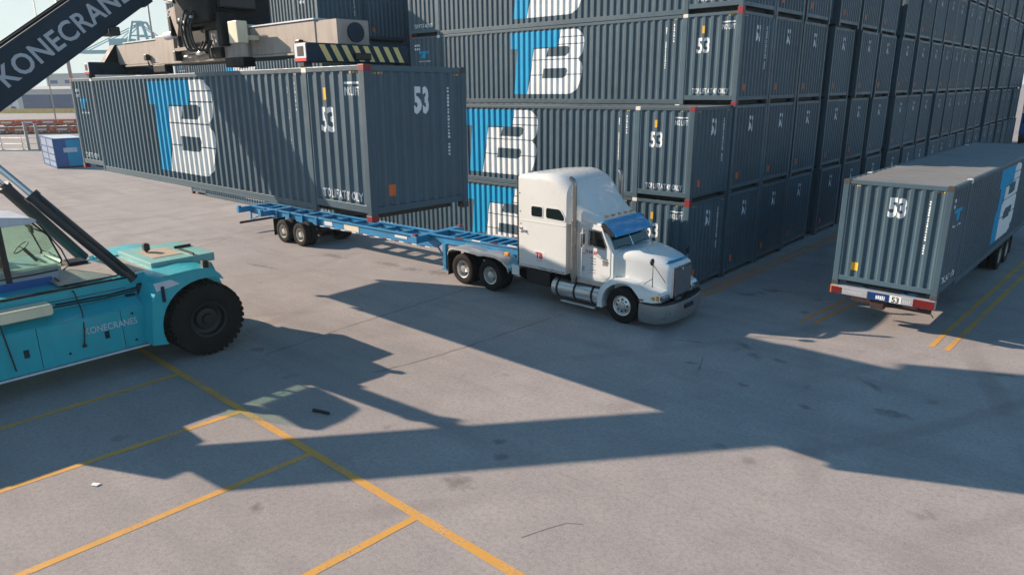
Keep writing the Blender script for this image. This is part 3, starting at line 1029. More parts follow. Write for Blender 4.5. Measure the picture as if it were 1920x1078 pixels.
# windscreen: two panes and a divider on the slope
n_ = Vector((.60, 0, .34)).normalized()
def wpt(t, y): return Vector((-.36 - .34 * t, y, 1.97 + .63 * t)) + n_ * .008
for s in (-1, 1):
    ya, yb = -2.6 + s * .02, -2.6 + s * .93
    q = [wpt(.04, ya), wpt(.04, yb), wpt(.95, yb - s * .06), wpt(.95, ya)]
    q2 = [p + n_ * .006 for p in q]
    tb(MB().add(q + q2, [(0, 1, 2, 3), (4, 5, 6, 7), (0, 1, 5, 4), (1, 2, 6, 5), (2, 3, 7, 6), (3, 0, 4, 7)]), 'windshield', 'win_dark')
    tb(MB().tube([wpt(.05, -2.6 + s * .1) + n_ * .02, wpt(.10, -2.6 + s * .35) + n_ * .025, wpt(.12, -2.6 + s * .75) + n_ * .025], .010, 6), 'wiper', 'trim_black')
tb(MB().bar(wpt(.0, -2.6) + n_ * .008, wpt(1, -2.6) + n_ * .008, .035, .022, n_), 'windshield_divider', 'chrome')
# blue visor
vis = []
for y in (-3.58, -3.50, -3.0, -2.6, -2.2, -1.70, -1.62):
    k = 1 - ((y + 2.6) / .98) ** 2 * .25
    vis.append([(-.82, y, 2.72), (-.76, y, 2.77), (-.27 - .12 * (1 - k), y, 2.41), (-.29 - .12 * (1 - k), y, 2.38), (-.78, y, 2.68)])
vo = tb(MB().loft(vis, smooth=False), 'sun_visor', 'visor')
for s in (-1, 1):
    tb(MB().prism([(-.80, 2.71), (-.70, 2.74), (-.37, 2.44), (-.39, 2.38), (-.76, 2.50)], 'y', -2.6 + s * .985, -2.6 + s * 1.0), 'visor_end', 'trim_black', vo)
for k in range(5):
    y = -2.6 + (k - 2) * .32
    tb(MB().cbox(-.90, -.80, y - .04, y + .04, 2.84 if abs(k - 2) < 3 else 2.74, 2.885, .012), 'roof_light', 'amber')
# hood
mb = MB()
mb.loft([ring(x, wd, .82, zt, r) for x, wd, zt, r in ((-.36, .90, 1.99, .22), (-.10, .88, 2.03, .24), (.25, .83, 2.02, .26), (.6, .75, 1.96, .26), (.9, .68, 1.88, .25), (1.12, .62, 1.79, .22), (1.22, .58, 1.72, .17), (1.25, .55, 1.66, .12))])
hd = tb(mb, 'hood', 'truck_white')
tb(MB().loft([[(1.00 + .20 * (1 - (y / .6) ** 2) ** .5 if abs(y) < .6 else 1.0, -2.6 + y, 1.80 - .10 * abs(y) ** 2), (1.05 + .22 * (1 - (y / .62) ** 2) ** .5, -2.6 + y, 1.90 - .12 * abs(y) ** 2), (1.06 + .22 * (1 - (y / .62) ** 2) ** .5, -2.6 + y, 1.90 - .12 * abs(y) ** 2), (1.02 + .20 * (1 - (y / .62) ** 2) ** .5, -2.6 + y, 1.78 - .10 * abs(y) ** 2)] for y in [(-.58 + 1.16 * i / 12) for i in range(13)]]), 'bug_deflector', 'visor')
# fenders with wheel arches
for s in (-1, 1):
    yo, yi = -2.6 + s * 1.22, -2.6 + s * .60
    arcp = arc(.08, .52, .66, .63, 196, -10, 14)
    outer = [(.74, .40), (.80, .74), (1.22, .78), (1.27, .92), (1.16, 1.03), (.86, 1.10), (.50, 1.22), (.10, 1.28), (-.30, 1.22), (-.58, 1.04), (-.72, .72), (-.74, .34)]
    poly = [(x, z) for x, z in arcp] + outer
    fb = MB()
    n = len(poly)
    def yy(x, z, yo=yo, s=s):     # wing narrows to the front and rolls in at the top
        return yo - s * (max(0, x - .75) * .42 + max(0, z - 1.0) * .55)
    fb.add([(x, yy(x, z), z) for x, z in poly] + [(x, yi, z) for x, z in poly], [(i, (i + 1) % n, n + (i + 1) % n, n + i) for i in range(n)], False)
    # outer skin: strips between the arch and the outline
    a2 = arcp
    o2 = outer[::-1]
    def resample(pts, k):
        ds = [0]
        for p, q in zip(pts, pts[1:]): ds.append(ds[-1] + math.hypot(q[0] - p[0], q[1] - p[1]))
        out = []
        for i in range(k):
            t = ds[-1] * i / (k - 1)
            j = max(j for j in range(len(ds)) if ds[j] <= t + 1e-9)
            j = min(j, len(pts) - 2)
            f = (t - ds[j]) / max(1e-9, ds[j + 1] - ds[j])
            out.append((pts[j][0] + (pts[j + 1][0] - pts[j][0]) * f, pts[j][1] + (pts[j + 1][1] - pts[j][1]) * f))
        return out
    A, B = resample(a2, 24), resample(o2, 24)
    fb2 = MB().add([(x, yy(x, z), z) for x, z in A] + [(x, yy(x, z), z) for x, z in B], [(i, i + 1, 24 + i + 1, 24 + i) for i in range(23)], True)
    fb.add(fb2.v, fb2.f, True)
    tb(fb, 'front_fender', 'truck_white')
    hl = tb(MB().cbox(1.0, 1.30, min(-2.6 + s * 1.03, -2.6 + s * .66), max(-2.6 + s * 1.03, -2.6 + s * .66), .80, .97, .04), 'headlight', 'clear')
    tb(MB().cbox(.97, 1.17, min(-2.6 + s * 1.06, -2.6 + s * .90), max(-2.6 + s * 1.06, -2.6 + s * .90), .805, .965, .03), 'headlight_corner', 'amber', hl)
    tb(MB().cbox(.93, 1.06, min(-2.6 + s * 1.10, -2.6 + s * .98), max(-2.6 + s * 1.10, -2.6 + s * .98), .82, .93, .03), 'turn_signal', 'amber', hl)
    tb(MB().cbox(.62, .78, min(yo - .012, yo + .012), max(yo - .012, yo + .012), .80, .84, .005), 'side_reflector', 'redlamp')
    # hood mirror on a tripod
    hm = tb(MB().lathe([(-.03, .001), (-.025, .07), (.0, .095), (.02, .10), (.025, .001)], (.86, -2.6 + s * .98, 1.86), 'x', 16), 'hood_mirror', 'trim_black')
    tb(MB().tube([(.90, -2.6 + s * .98, 1.78), (.92, -2.6 + s * 1.0, 1.16)], .011, 6).tube([(.90, -2.6 + s * .98, 1.80), (1.14, -2.6 + s * .68, 1.26)], .009, 6).tube([(.91, -2.6 + s * .99, 1.4), (.60, -2.6 + s * .92, 1.18)], .009, 6), 'mirror_arm', 'trim_black', hm)
    # door mirror
    dm = tb(MB().cbox(-1.28, -1.20, min(-2.6 + s * 1.20, -2.6 + s * 1.34), max(-2.6 + s * 1.20, -2.6 + s * 1.34), 2.02, 2.44, .02), 'door_mirror', 'chrome')
    tb(MB().tube([(-1.24, -2.6 + s * 1.0, 2.50), (-1.24, -2.6 + s * 1.27, 2.48), (-1.24, -2.6 + s * 1.27, 1.96), (-1.24, -2.6 + s * 1.0, 1.9)], .014, 6), 'mirror_arm', 'chrome', dm)
    # exhaust stack
    y = -2.6 + s * 1.20
    ex = tb(MB().tube([(-1.60, y, .92), (-1.60, y, 3.70), (-1.61, y, 3.80), (-1.65, y + s * .02, 3.89), (-1.72, y + s * .03, 3.93)], .066, 14, False), 'exhaust_stack', 'stack_steel')
    tb(MB().tube([(-1.60, y, 1.05), (-1.60, y, 2.75)], .092, 14), 'heat_shield', 'stack_steel', ex)
    tb(MB().lathe([(0, .058), (.002, .001)], (-1.722, y + s * .03, 3.931), 'x', 12), 'exhaust_mouth', 'trim_black', ex)
    # tank with straps and steps
    tkc = (-1.58, -2.6 + s * .93, .60)
    ft = tb(MB().lathe([(-.88, .001), (-.88, .22), (-.86, .27), (-.84, .285), (.84, .285), (.86, .27), (.88, .22), (.88, .001)], tkc, 'x', 28), 'fuel_tank', 'alloy')
    for x in (-2.22, -1.58, -.95):
        tb(MB().lathe([(-.035, .285), (-.035, .295), (.035, .295), (.035, .285)], (x, tkc[1], tkc[2]), 'x', 28), 'tank_strap', 'trim_black', ft)
    tb(MB().cbox(-2.0, -.76, -2.6 + s * 1.22 - .09, -2.6 + s * 1.22 + .03, .27, .31, .01), 'tank_step', 'alloy', ft)
    tb(MB().cbox(-2.30, -.70, min(-2.6 + s * .62, -2.6 + s * 1.12), max(-2.6 + s * .62, -2.6 + s * 1.12), .885, .905, .005), 'deck_plate', 'truck_dark')
    # box behind the tank
    tb(MB().cbox(-3.55, -2.62, min(-2.6 + s * .5, -2.6 + s * 1.05), max(-2.6 + s * .5, -2.6 + s * 1.05), .52, .98, .02), 'battery_box', 'trim_black')
    tb(MB().cbox(-4.02, -3.72, -2.6 + s * 1.2 - .015, -2.6 + s * 1.2 + .015, .74, 1.06, .006), 'air_shield', 'truck_white')
    # drive fender
    top = [(-6.96, .98), (-6.90, 1.14), (-6.72, 1.22), (-6.2, 1.23), (-5.65, 1.20), (-5.5, 1.17), (-5.2, 1.22), (-4.75, 1.22), (-4.45, 1.14), (-4.22, .98), (-4.14, .80)]
    fd = MB()
    for off_, yy0, yy1 in ((0, -2.6 + s * .58, -2.6 + s * 1.25),):
        n = len(top)
        fd.add([(x, yy0, z) for x, z in top] + [(x, yy1, z) for x, z in top] + [(x, yy1, z - .07) for x, z in top], [(i, i + 1, n + i + 1, n + i) for i in range(n - 1)] + [(n + i, n + i + 1, 2 * n + i + 1, 2 * n + i) for i in range(n - 1)], True)
    tb(fd, 'drive_fender', 'alloy')
    tb(MB().box(-6.99, -6.965, min(-2.6 + s * .60, -2.6 + s * 1.22), max(-2.6 + s * .60, -2.6 + s * 1.22), .22, 1.0), 'mudflap', 'rubber')
    # wheels
    wheel(tk, (.08, -2.6 + s * 1.06, .52), side=s, front=True, off=TO)
    for x in (-5.0, -6.28):
        wheel(tk, (x, -2.6 + s * 1.075, .52), side=s, off=TO)
        tyre_mb((x, -2.6 + s * .74, .52), .52, .28, .29).build('inner_tyre', 'rubber', tk, TO)
for x in (.08, -5.0, -6.28):
    tb(MB().tube([(x, -3.5, .52), (x, -1.7, .52)], .09, 10), 'axle', 'truck_dark')
tb(MB().lathe([(-.04, .001), (-.04, .45), (.04, .48), (.04, .001)], (-5.62, -2.6, 1.10), 'z', 20), 'fifth_wheel', 'truck_dark')
tb(MB().box(-3.6, .7, -2.95, -2.25, .55, 1.0), 'drivetrain', 'truck_dark')
# grille
gr = tb(MB().cbox(1.235, 1.275, -3.12, -2.08, .80, 1.66, .02), 'grille', 'chrome')
tb(MB().box(1.272, 1.280, -3.05, -2.15, .84, 1.60), 'grille_back', 'trim_black', gr)
for k in range(26):
    z = .855 + k * .0285
    tb(MB().box(1.278, 1.296, -3.05, -2.15, z, z + .017), 'grille_bar', 'grille', gr)
tb(MB().lathe([(0, .06), (.02, .05), (.024, .001)], (1.29, -2.6, 1.565), 'x', 14), 'emblem', 'chrome', gr)
# bumper
plan = [(.66, -1.235), (1.0, -1.225), (1.22, -1.15), (1.36, -.98), (1.45, -.65), (1.49, -.3), (1.50, 0)]
plan += [(x, -y) for x, y in plan[-2::-1]]
prof_ = [(-.02, .20), (.0, .24), (.02, .45), (.0, .70), (-.03, .73)]
rings = []
for i, (x, y) in enumerate(plan):
    a = plan[max(0, i - 1)]
    b = plan[min(len(plan) - 1, i + 1)]
    nx, ny = (b[1] - a[1]), -(b[0] - a[0])
    l = math.hypot(nx, ny)
    nx, ny = nx / l, ny / l
    rings.append([(x + nx * d, -2.6 + y + ny * d, z) for d, z in prof_] + [(x - nx * .06, -2.6 + y - ny * .06, z) for z in (.73, .20)])
bp = tb(MB().loft(rings), 'bumper', 'bumper')
tb(MB().loft([[(x + d * .0, -2.6 + y, z) for d, z in ((0, .735), (0, .765))] + [(x - .10 if abs(y) < 1.2 else x, -2.6 + y * .94, z) for z in (.765, .735)] for x, y in plan], smooth=False), 'bumper_trim', 'trim_black', bp)
pl_ = tb(MB().cbox(1.50, 1.535, -2.84, -2.36, .50, .62, .01), 'bumper_plate', 'trim_black', bp)
tb(MB().lathe([(-.02, .001), (-.02, .03), (.02, .03), (.02, .001)], (.66, -3.86, .24), 'y', 10), 'marker_light', 'redlamp', bp)

# ------------------------------------------------------------------ blue chassis trailer (local x back to front, kingpin at origin)
ct = thing('container_chassis', 'empty blue skeletal container chassis hitched behind the white truck', 'trailer', (-5.62, -2.6, 0), math.radians(1.9))
R0, F0 = -15.3, 2.02     # rear and front ends, local
for s in (-1, 1):
    y = s * .50
    mb = MB()
    mb.prism([(R0, .86), (-2.6, .88), (-2.2, 1.14), (F0, 1.20), (F0, 1.40), (-2.9, 1.33), (-3.2, 1.22), (R0, 1.16)], 'y', y - .012, y + .012)
    for z0, z1 in ((1.16, 1.185), (.845, .87)):
        mb.box(R0, -3.0, y - .08, y + .08, z0, z1)
    mb.prism([(-2.9, 1.33), (F0, 1.40), (F0, 1.42), (-2.9, 1.355)], 'y', y - .08, y + .08)
    mb.prism([(-2.2, 1.12), (F0, 1.18), (F0, 1.20), (-2.2, 1.14)], 'y', y - .08, y + .08)
    rl = mb.build('main_rail', 'tblue', ct)
    yo = y + s * .09
    for k in range(10):
        x = -9.9 + k * .72
        tp = MB().box(x, x + .26, min(yo, yo - s * .006), max(yo, yo - s * .006), .845, .885)
        tp.build('reflective_strip', 'redlamp', rl)
        MB().box(x + .26, x + .52, min(yo, yo - s * .006), max(yo, yo - s * .006), .845, .885).build('reflective_strip', 'tape_white', rl)
    for k in range(4):
        x = -1.6 + k * .8
        MB().box(x, x + .4, min(yo, yo - s * .006), max(yo, yo - s * .006), 1.37 + .018 * k, 1.41 + .018 * k).build('reflective_strip', 'tape_white' if k % 2 else 'redlamp', rl)
    # outrigger gussets along the rear half
    for x in (-13.9, -12.9, -11.9, -10.9, -9.85):
        MB().box(x - .03, x + .03, min(y + s * .02, y + s * .13), max(y + s * .02, y + s * .13), .86, 1.2).build('gusset', 'tblue', ct)
    MB().box(-9.4, -8.85, min(y + s * .02, y + s * .026), max(y + s * .02, y + s * .026), .93, 1.12).build('data_plate', 'tape_white', ct)
    MB().box(-8.05, -7.1, min(y + s * .02, y + s * .026), max(y + s * .02, y + s * .026), .88, 1.12).build('notice_plate', 'cream', ct)
    MB().box(-4.9, -4.2, min(y + s * .02, y + s * .026), max(y + s * .02, y + s * .026), .98, 1.08).build('notice_plate', 'tape_white', ct)
    # landing leg
    lg = MB().cbox(-2.02, -1.86, s * .74 - .08, s * .74 + .08, .36, 1.16, .01).build('landing_leg', 'tblue', ct)
    MB().cbox(-1.99, -1.89, s * .74 - .05, s * .74 + .05, .26, .36, .01).cbox(-2.09, -1.79, s * .74 - .13, s * .74 + .13, .22, .26, .01).build('foot', 'tblue', lg)
    MB().bar((-1.90, s * .74, .62), (-1.2, s * .52, 1.14), .05, .05).bar((-2.0, s * .74, .62), (-2.6, s * .5, .95), .05, .05).build('leg_brace', 'tblue', lg)
    # rear wheels
    for x in (-11.55, -10.28):
        wheel(ct, (x, s * 1.08, .50), r=.50, wd=.27, rin=.28, side=s, rim='steelrim', holes=6)
        tyre_mb((x, s * .75, .50), .50, .27, .28).build('inner_tyre', 'rubber', ct)
    MB().box(-12.25, -12.23, min(s * .6, s * 1.2), max(s * .6, s * 1.2), .24, .98).build('mudflap', 'rubber', ct)
    MB().cbox(F0 - .8, F0 - .62, s * 1.18 - .06, s * 1.18 + .06, 1.27, 1.40, .03).build('side_lamp', 'amber', ct)
    # twist lock posts
    for x, z in ((R0 + .1, 1.19), (-13.3, 1.19), (-3.05, 1.36), (F0 - .15, 1.43)):
        MB().cbox(x - .08, x + .08, s * 1.14 - .08, s * 1.14 + .08, z, z + .06, .01).build('twist_lock', 'tblue' if x < -4 else 'red_cast', ct)
MB().bar((-2.0, -.74, .8), (-2.0, .74, .8), .06, .06).build('leg_crossbar', 'tblue', ct)
x = R0 + 1.0
k = 0
while x < F0 - .3:
    z = .98 if x < -3 else 1.22
    h = .16
    if x < -2.9 or x > -2.2:
        MB().box(x - .05, x + .05, -.485, .485, z, z + h).build('cross_member', 'tblue', ct)
    if x < -3.4 and k % 3 == 0:
        MB().bar((x + .06, -.47, z + .1), (x + .95, .47, z + .1), .05, .05).build('diagonal_brace', 'tblue', ct)
    x += 1.05 if x < -3 else .42
    k += 1
for x0, x1, z0, z1 in ((R0, R0 + .22, .94, 1.19), (-13.42, -13.18, .95, 1.19), (-3.2, -2.9, 1.10, 1.36), (F0 - .30, F0, 1.17, 1.43)):
    MB().cbox(x0, x1, -1.22, 1.22, z0, z1, .012).build('bolster', 'tblue', ct)
MB().box(R0 + .02, R0 + .08, -1.15, 1.15, .40, .50).build('rear_guard', 'truck_dark', ct)
for s in (-1, 1):
    MB().bar((R0 + .05, s * .55, .5), (R0 + .10, s * .55, .95), .06, .08).bar((R0 + .1, s * .55, .52), (R0 + 1.1, s * .52, .88), .05, .05).build('guard_strut', 'tblue', ct)
    MB().cbox(R0 - .03, R0, min(s * 1.2, s * 1.02), max(s * 1.2, s * 1.02), .99, 1.09, .01).build('tail_light', 'redlamp', ct)
for x in (-11.55, -10.28):
    MB().tube([(x, -.95, .5), (x, .95, .5)], .08, 10).build('axle', 'truck_dark', ct)
MB().box(-12.0, -9.85, -.42, .42, .58, .84).build('bogie_frame', 'truck_dark', ct)

# ------------------------------------------------------------------ parked container on chassis at the right
A = math.radians(88.5)
ux, uy = Vector((math.cos(A), math.sin(A), 0)), Vector((-math.sin(A), math.cos(A), 0))
corner = Vector((4.349, .289, 1.069))
pc = corner + ux * HL - uy * HW
rt = container('grey container on the chassis parked at right, its sunlit numbered end facing', None, pc, A + PI, True, True, False)
ch = thing('container_chassis', 'chassis under the right container with red lights on its bumper', 'trailer', corner - uy * HW - Vector((0, 0, corner.z)), A - PI / 2)
for s in (-1, 1):
    MB().box(s * .5 - .06, s * .5 + .06, .06, 15.2, .78, 1.06).build('main_rail', 'tblue', ch)
    for y in (9.6, 10.9):
        MB_ = tyre_mb((s * 1.06, y, .5), .5, .27, .28, 'x').build('wheel', 'rubber', ch)
        MB().lathe([(s * .11, .28), (s * .0, .24), (s * -.02, .12), (s * .1, .1), (s * .1, .001)], (s * 1.06, y, .5), 'x', 24).build('rim', 'steelrim', MB_)
        tyre_mb((s * .74, y, .5), .5, .27, .28, 'x').build('inner_tyre', 'rubber', ch)
    MB().box(min(s * .62, s * 1.2), max(s * .62, s * 1.2), 11.55, 11.57, .25, .95).build('mudflap', 'rubber', ch)
    MB().cbox(s * .7 - .07, s * .7 + .07, 12.8, 12.95, .1, 1.0, .01).build('landing_leg', 'tblue', ch)
for y in (9.6, 10.9):
    MB().tube([(-1, y, .5), (1, y, .5)], .07, 8).build('axle', 'truck_dark', ch)
for y in (3.2, 6.2, 9.0, 12.0, 14.8):
    MB().box(-.44, .44, y - .05, y + .05, .84, 1.0).build('cross_member', 'tblue', ch)
bm_ = MB().cbox(-1.29, 1.29, -.10, .10, .83, 1.055, .012).build('bumper', 'bumper_grey', ch)
def bumper_bit(x0, x1, z0, z1, mat, name, y=-.1, th=.012):
    return MB().box(x0, x1, y - th, y - .001, z0, z1).build(name, mat, bm_)
bumper_bit(-1.285, -1.10, .845, 1.04, 'decal_orange', 'lamp_surround')
bumper_bit(-1.245, -.99, .855, 1.02, 'redlamp', 'tail_light', -.105, .02)
bumper_bit(-.985, -.32, .845, 1.04, 'bumper_grey', 'name_panel')
bumper_bit(-.30, .22, .845, 1.04, 'deepblue', 'number_panel')
bumper_bit(.24, .52, .85, 1.03, 'logo_white', 'size_plate')
bumper_bit(.80, 1.285, .845, 1.05, 'redlamp', 'tail_light', -.105, .02)
bumper_bit(.53, .80, .845, 1.04, 'bumper_grey', 'name_panel')
place2d(fit2d(text2d('53', 1, .03), .29, .47, .855, 1.01), (0, -.1135, 0), (1, 0, 0), (0, 0, 1)).build('size_number', 'trim_black', bm_)
place2d(dashes(-.92, -.40, .90, .97, False, .06, .9, 51), (0, -.1135, 0), (1, 0, 0), (0, 0, 1)).build('small_print', 'boom_letter', bm_)
place2d(dashes(-.1, .14, .86, .98, False, .05, .9, 52), (0, -.1135, 0), (1, 0, 0), (0, 0, 1)).build('small_print', 'decal_white', bm_)
place2d(dashes(.56, .78, .88, .98, False, .05, .9, 53), (0, -.1135, 0), (1, 0, 0), (0, 0, 1)).build('small_print', 'boom_letter', bm_)
MB().cbox(-.25, .10, .0, .2, .56, .80, .02).build('dock_hook', 'truck_dark', ch)
MB().box(-.9, 1.1, .55, .60, .52, .62).bar((-.6, .58, .6), (-.6, .58, .82), .06, .06).bar((.8, .58, .6), (.8, .58, .82), .06, .06).build('rear_guard', 'truck_dark', ch)
MB().tube([(1.2, .05, .8), (1.22, -.02, .7), (1.3, -.04, .62)], .015, 6).build('air_hose', 'trim_black', ch)

# ------------------------------------------------------------------ reach stacker
RO = (-8.65, -12.45, 0)
rs = thing('reach_stacker', 'turquoise reach stacker with dark lettered boom holding up a grey container', 'reach stacker', RO)
def rb(mb, name, mat, parent=rs, bevel=0):
    return mb.build(name, mat, parent, RO, bevel)
CX = -8.65
BX = -9.27      # boom and cab sit off the axle centre towards the far side
# chassis
body = rb(MB().prism([(-20.9, 1.0), (-20.7, .75), (-13.2, .60), (-11.7, .62), (-11.55, 1.5), (-11.75, 2.12), (-13.3, 2.20), (-15.2, 2.12), (-20.6, 2.12), (-20.9, 1.9)], 'x', CX - 1.22, CX + 1.22), 'chassis', 'teal', bevel=.02)
# side boxes (tanks) with a sloping shoulder and a pale lower edge
for s in (-1, 1):
    xi, xo = CX + s * 1.22, CX + s * 1.68
    tank = [(xi, .56), (xo, .56), (xo, 1.52), (xi, 1.72)]
    tk_ = rb(MB().prism(tank, 'y', -19.6, -13.70), 'side_tank', 'teal', bevel=.02)
    rb(MB().box(min(xo - s * .2, xo + s * .012), max(xo - s * .2, xo + s * .012), -19.6, -13.72, .50, .545), 'side_sill', 'boxwhite')
    rb(MB().box(min(xi + s * .01, xo), max(xi + s * .01, xo), -19.4, -15.55, 1.74, 1.98), 'walkway_step', 'cream', bevel=.03)
    rb(MB().box(min(xi - s * .08, xi + s * .012), max(xi - s * .08, xi + s * .012), -20.5, -13.6, 2.125, 2.165), 'deck_edge', 'black')
    for y in (-16.2, -14.6):
        rb(MB().cbox(min(xo, xo + s * .02), max(xo, xo + s * .02), y - .05, y + .05, .92, 1.10, .008), 'tie_down', 'boom')
rb(place2d(fit2d(text2d('KONECRANES', 1, .0), 0, 1.12, 0, .155), (CX + 1.685, -15.04, 1.12), (0, 1, 0), (0, 0, 1)), 'lettering', 'boxwhite', body)
rb(MB().box(CX - 1.0, CX + 1.0, -15.2, -13.25, 2.185, 2.20), 'deck_mat', 'spreader')
for y in (-18.4, -17.2, -15.95, -14.25):
    rb(MB().prism([(CX + 1.681, .60), (CX + 1.684, .60), (CX + 1.684, 1.515), (CX + 1.681, 1.515)], 'y', y - .006, y + .006), 'panel_seam', 'trim_black', body)
for y, z in ((-16.9, 1.3), (-15.4, .78), (-14.0, 1.38), (-14.0, .72)):
    rb(MB().lathe([(0, .03), (.012, .028), (.014, .001)], (CX + 1.68, y, z), 'x', 10), 'bolt', 'boom', body)
rb(MB().box(CX + 1.222, CX + 1.226, -16.5, -13.9, 1.90, 1.915), 'panel_seam', 'trim_black', body)
rb(MB().tube([(CX + 1.24, -13.62, 1.86), (CX + 1.27, -14.3, 1.82), (CX + 1.27, -15.4, 1.84)], .02, 6).tube([(CX + 1.24, -13.6, 1.80), (CX + 1.28, -14.4, 1.76), (CX + 1.27, -15.6, 1.79)], .016, 6), 'hydraulic_pipe', 'boom', body)
rb(MB().cbox(CX + 1.20, CX + 1.30, -13.95, -13.72, 1.62, 1.74, .02), 'pipe_clamp', 'boom', body)
# front cross box, fenders over the double wheels
rb(MB().cbox(CX - 1.10, CX + 1.10, -13.2, -11.6, 2.13, 2.34, .02), 'front_deck', 'teal_deck_lit')
rb(MB().box(CX - .5, CX + .6, -12.95, -12.2, 2.344, 2.352), 'grip_mat', 'grip')
rb(MB().box(CX + .15, CX + 1.0, -12.12, -12.08, 2.34, 2.40).box(CX - .2, CX - .14, -12.1, -11.66, 2.34, 2.40), 'deck_coaming', 'trim_black')
WC = (-12.43, .93)
for s in (-1, 1):
    xo, xi = CX + s * 2.17, CX + s * 1.10
    ap = arc(WC[0], WC[1], 1.10, 1.06, 196, 62, 12)
    out = [(-12.0, 2.02), (-12.2, 2.22), (-12.62, 2.26), (-13.42, 2.22), (-13.70, 1.6), (-13.82, .62), (-13.44, .56)]
    poly = ap + out
    fe = rb(MB().prism(poly, 'x', min(xo, xi), max(xo, xi)), 'front_fender', 'teal', bevel=.015)
    rb(MB().prism([(-13.60, 2.10), (-13.20, 2.12), (-13.0, 1.98), (-13.56, 1.9)], 'x', min(xo, xo + s * .006), max(xo, xo + s * .006)), 'fender_sticker', 'boxwhite', fe)
    rb(MB().cbox(min(xo, xo + s * .03), max(xo, xo + s * .03), -13.46, -13.38, 1.62, 2.0, .01), 'fender_hinge', 'boom', fe)
    rb(MB().box(min(xo, xi), max(xo, xi), -13.435, -13.425, 2.0, 2.1), 'fender_seam', 'trim_black', fe)
    # work lamp on the fender
    for lx, ly, lz in ((CX + (2.06 if s > 0 else -.25), -12.28 if s > 0 else -12.75, 2.16 if s > 0 else 2.34),):
        lp = rb(MB().cbox(lx - .09, lx + .09, ly - .10, ly + .04, lz + .05, lz + .25, .03), 'work_lamp', 'trim_black')
        rb(MB().cbox(lx - .07, lx + .07, ly + .04, ly + .055, lz + .08, lz + .22, .006), 'lens', 'amber', lp)
        rb(MB().box(lx - .03, lx + .03, ly - .05, ly, lz - .02, lz + .06), 'lamp_foot', 'trim_black', lp)
    # twin tyres with lugs
    for dx in (1.94, 1.36):
        c = (CX + s * dx, WC[0], WC[1])
        r, wd, rin = .93, .50, .44
        h = wd / 2
        tm = MB().lathe([(-h * .8, rin), (-h, rin + .10), (-h, r - .2), (-h * .92, r - .07), (-h * .8, r - .04), (h * .8, r - .04), (h * .92, r - .07), (h, r - .2), (h, rin + .10), (h * .8, rin)], c, 'x', 44)
        ty = rb(tm, 'front_tyre', 'rubber')
        lm = MB()
        for k in range(36):
            th = 2 * PI * k / 36
            for q in (-1, 1):
                a = th + (PI / 36 if q > 0 else 0)
                e1 = Vector((0, math.cos(a), math.sin(a)))
                e2 = Vector((0, -math.sin(a), math.cos(a)))
                ctr = Vector(c)
                p0 = ctr + Vector((q * h * .06, 0, 0)) + e1 * (r - .02) + e2 * .035
                p1 = ctr + Vector((q * h * .97, 0, 0)) + e1 * (r - .045) - e2 * .02
                lm.bar(p0, p1, .085, .06, e1)
        rb(lm, 'tread_lug', 'rubber', ty)
        if dx > 1.5:
            f = s * h
            rb(MB().lathe([(f * .8, rin), (f * .95, rin + .02), (f * .9, rin - .03), (f * .3, rin - .05), (f * .2, .3), (f * .5, .26), (f * .55, .14), (f * .8, .12), (f * .8, .001)], c, 'x', 32), 'rim', 'hub', ty)
# rear steer wheels
for s in (-1, 1):
    c = (CX + s * 1.45, -18.6, .85)
    ty = rb(MB().lathe([(-.2, .4), (-.25, .5), (-.25, .68), (-.2, .83), (.2, .83), (.25, .68), (.25, .5), (.2, .4)], c, 'x', 36), 'rear_tyre', 'rubber')
    rb(MB().lathe([(s * .2, .4), (s * .1, .36), (s * .1, .001)], c, 'x', 24), 'rim', 'boom', ty)
rb(MB().cbox(CX - 1.25, CX + 1.25, -21.6, -20.7, .8, 2.0, .08), 'counterweight', 'teal')
rb(MB().box(CX - .95, CX + .95, -13.1, -11.9, .45, .66), 'front_axle', 'truck_dark')
rb(MB().tube([(CX - 1.9, WC[0], WC[1]), (CX + 1.9, WC[0], WC[1])], .25, 14), 'axle_tube', 'truck_dark')
# cab
cx0, cx1 = -9.85, -8.30
CC = (cx0 + cx1) / 2
def rc(mb, *k, **kw):
    mb.v = [(x, y + .11, z - .10) for x, y, z in mb.v]
    return rb(mb, *k, **kw)
cabo = [(-16.60, 2.17), (-15.12, 2.17), (-15.02, 2.55), (-15.02, 2.66), (-16.60, 2.66)]
cb = rc(MB().prism(cabo, 'x', cx0, cx1), 'cab', 'cabgrey', bevel=.05)
rc(MB().prism([(-16.60, 3.66), (-15.40, 3.66), (-15.30, 3.72), (-15.45, 3.80), (-16.0, 3.88), (-16.60, 3.88)], 'x', cx0 - .03, cx1 + .03), 'cab_roof', 'boxwhite', cb, .03)
for s, xx in ((-1, cx0), (1, cx1)):
    gp = [(-15.12, 2.52), (-14.99, 2.72), (-15.16, 3.35), (-15.42, 3.66), (-16.02, 3.66), (-16.02, 2.50)]
    rc(MB().prism(gp, 'x', xx - s * .006, xx + s * .006), 'side_window', 'cabglass', cb)
    gp2 = [(-16.14, 2.50), (-16.14, 3.66), (-16.54, 3.66), (-16.54, 2.50)]
    rc(MB().prism(gp2, 'x', xx - s * .006, xx + s * .006), 'door_window', 'cabglass', cb)
    rc(MB().box(min(xx - s * .03, xx + s * .012), max(xx - s * .03, xx + s * .012), -16.14, -16.02, 2.4, 3.68), 'door_pillar', 'trim_black', cb)
    rc(MB().tube([(xx, -15.02, 2.66), (xx, -14.99, 2.75), (xx, -15.16, 3.35), (xx, -15.42, 3.68)], .022, 6), 'front_pillar', 'trim_black', cb)
    rc(MB().tube([(xx, -15.10, 2.52), (xx, -15.6, 2.50), (xx, -16.54, 2.50)], .02, 6), 'window_seal', 'trim_black', cb)
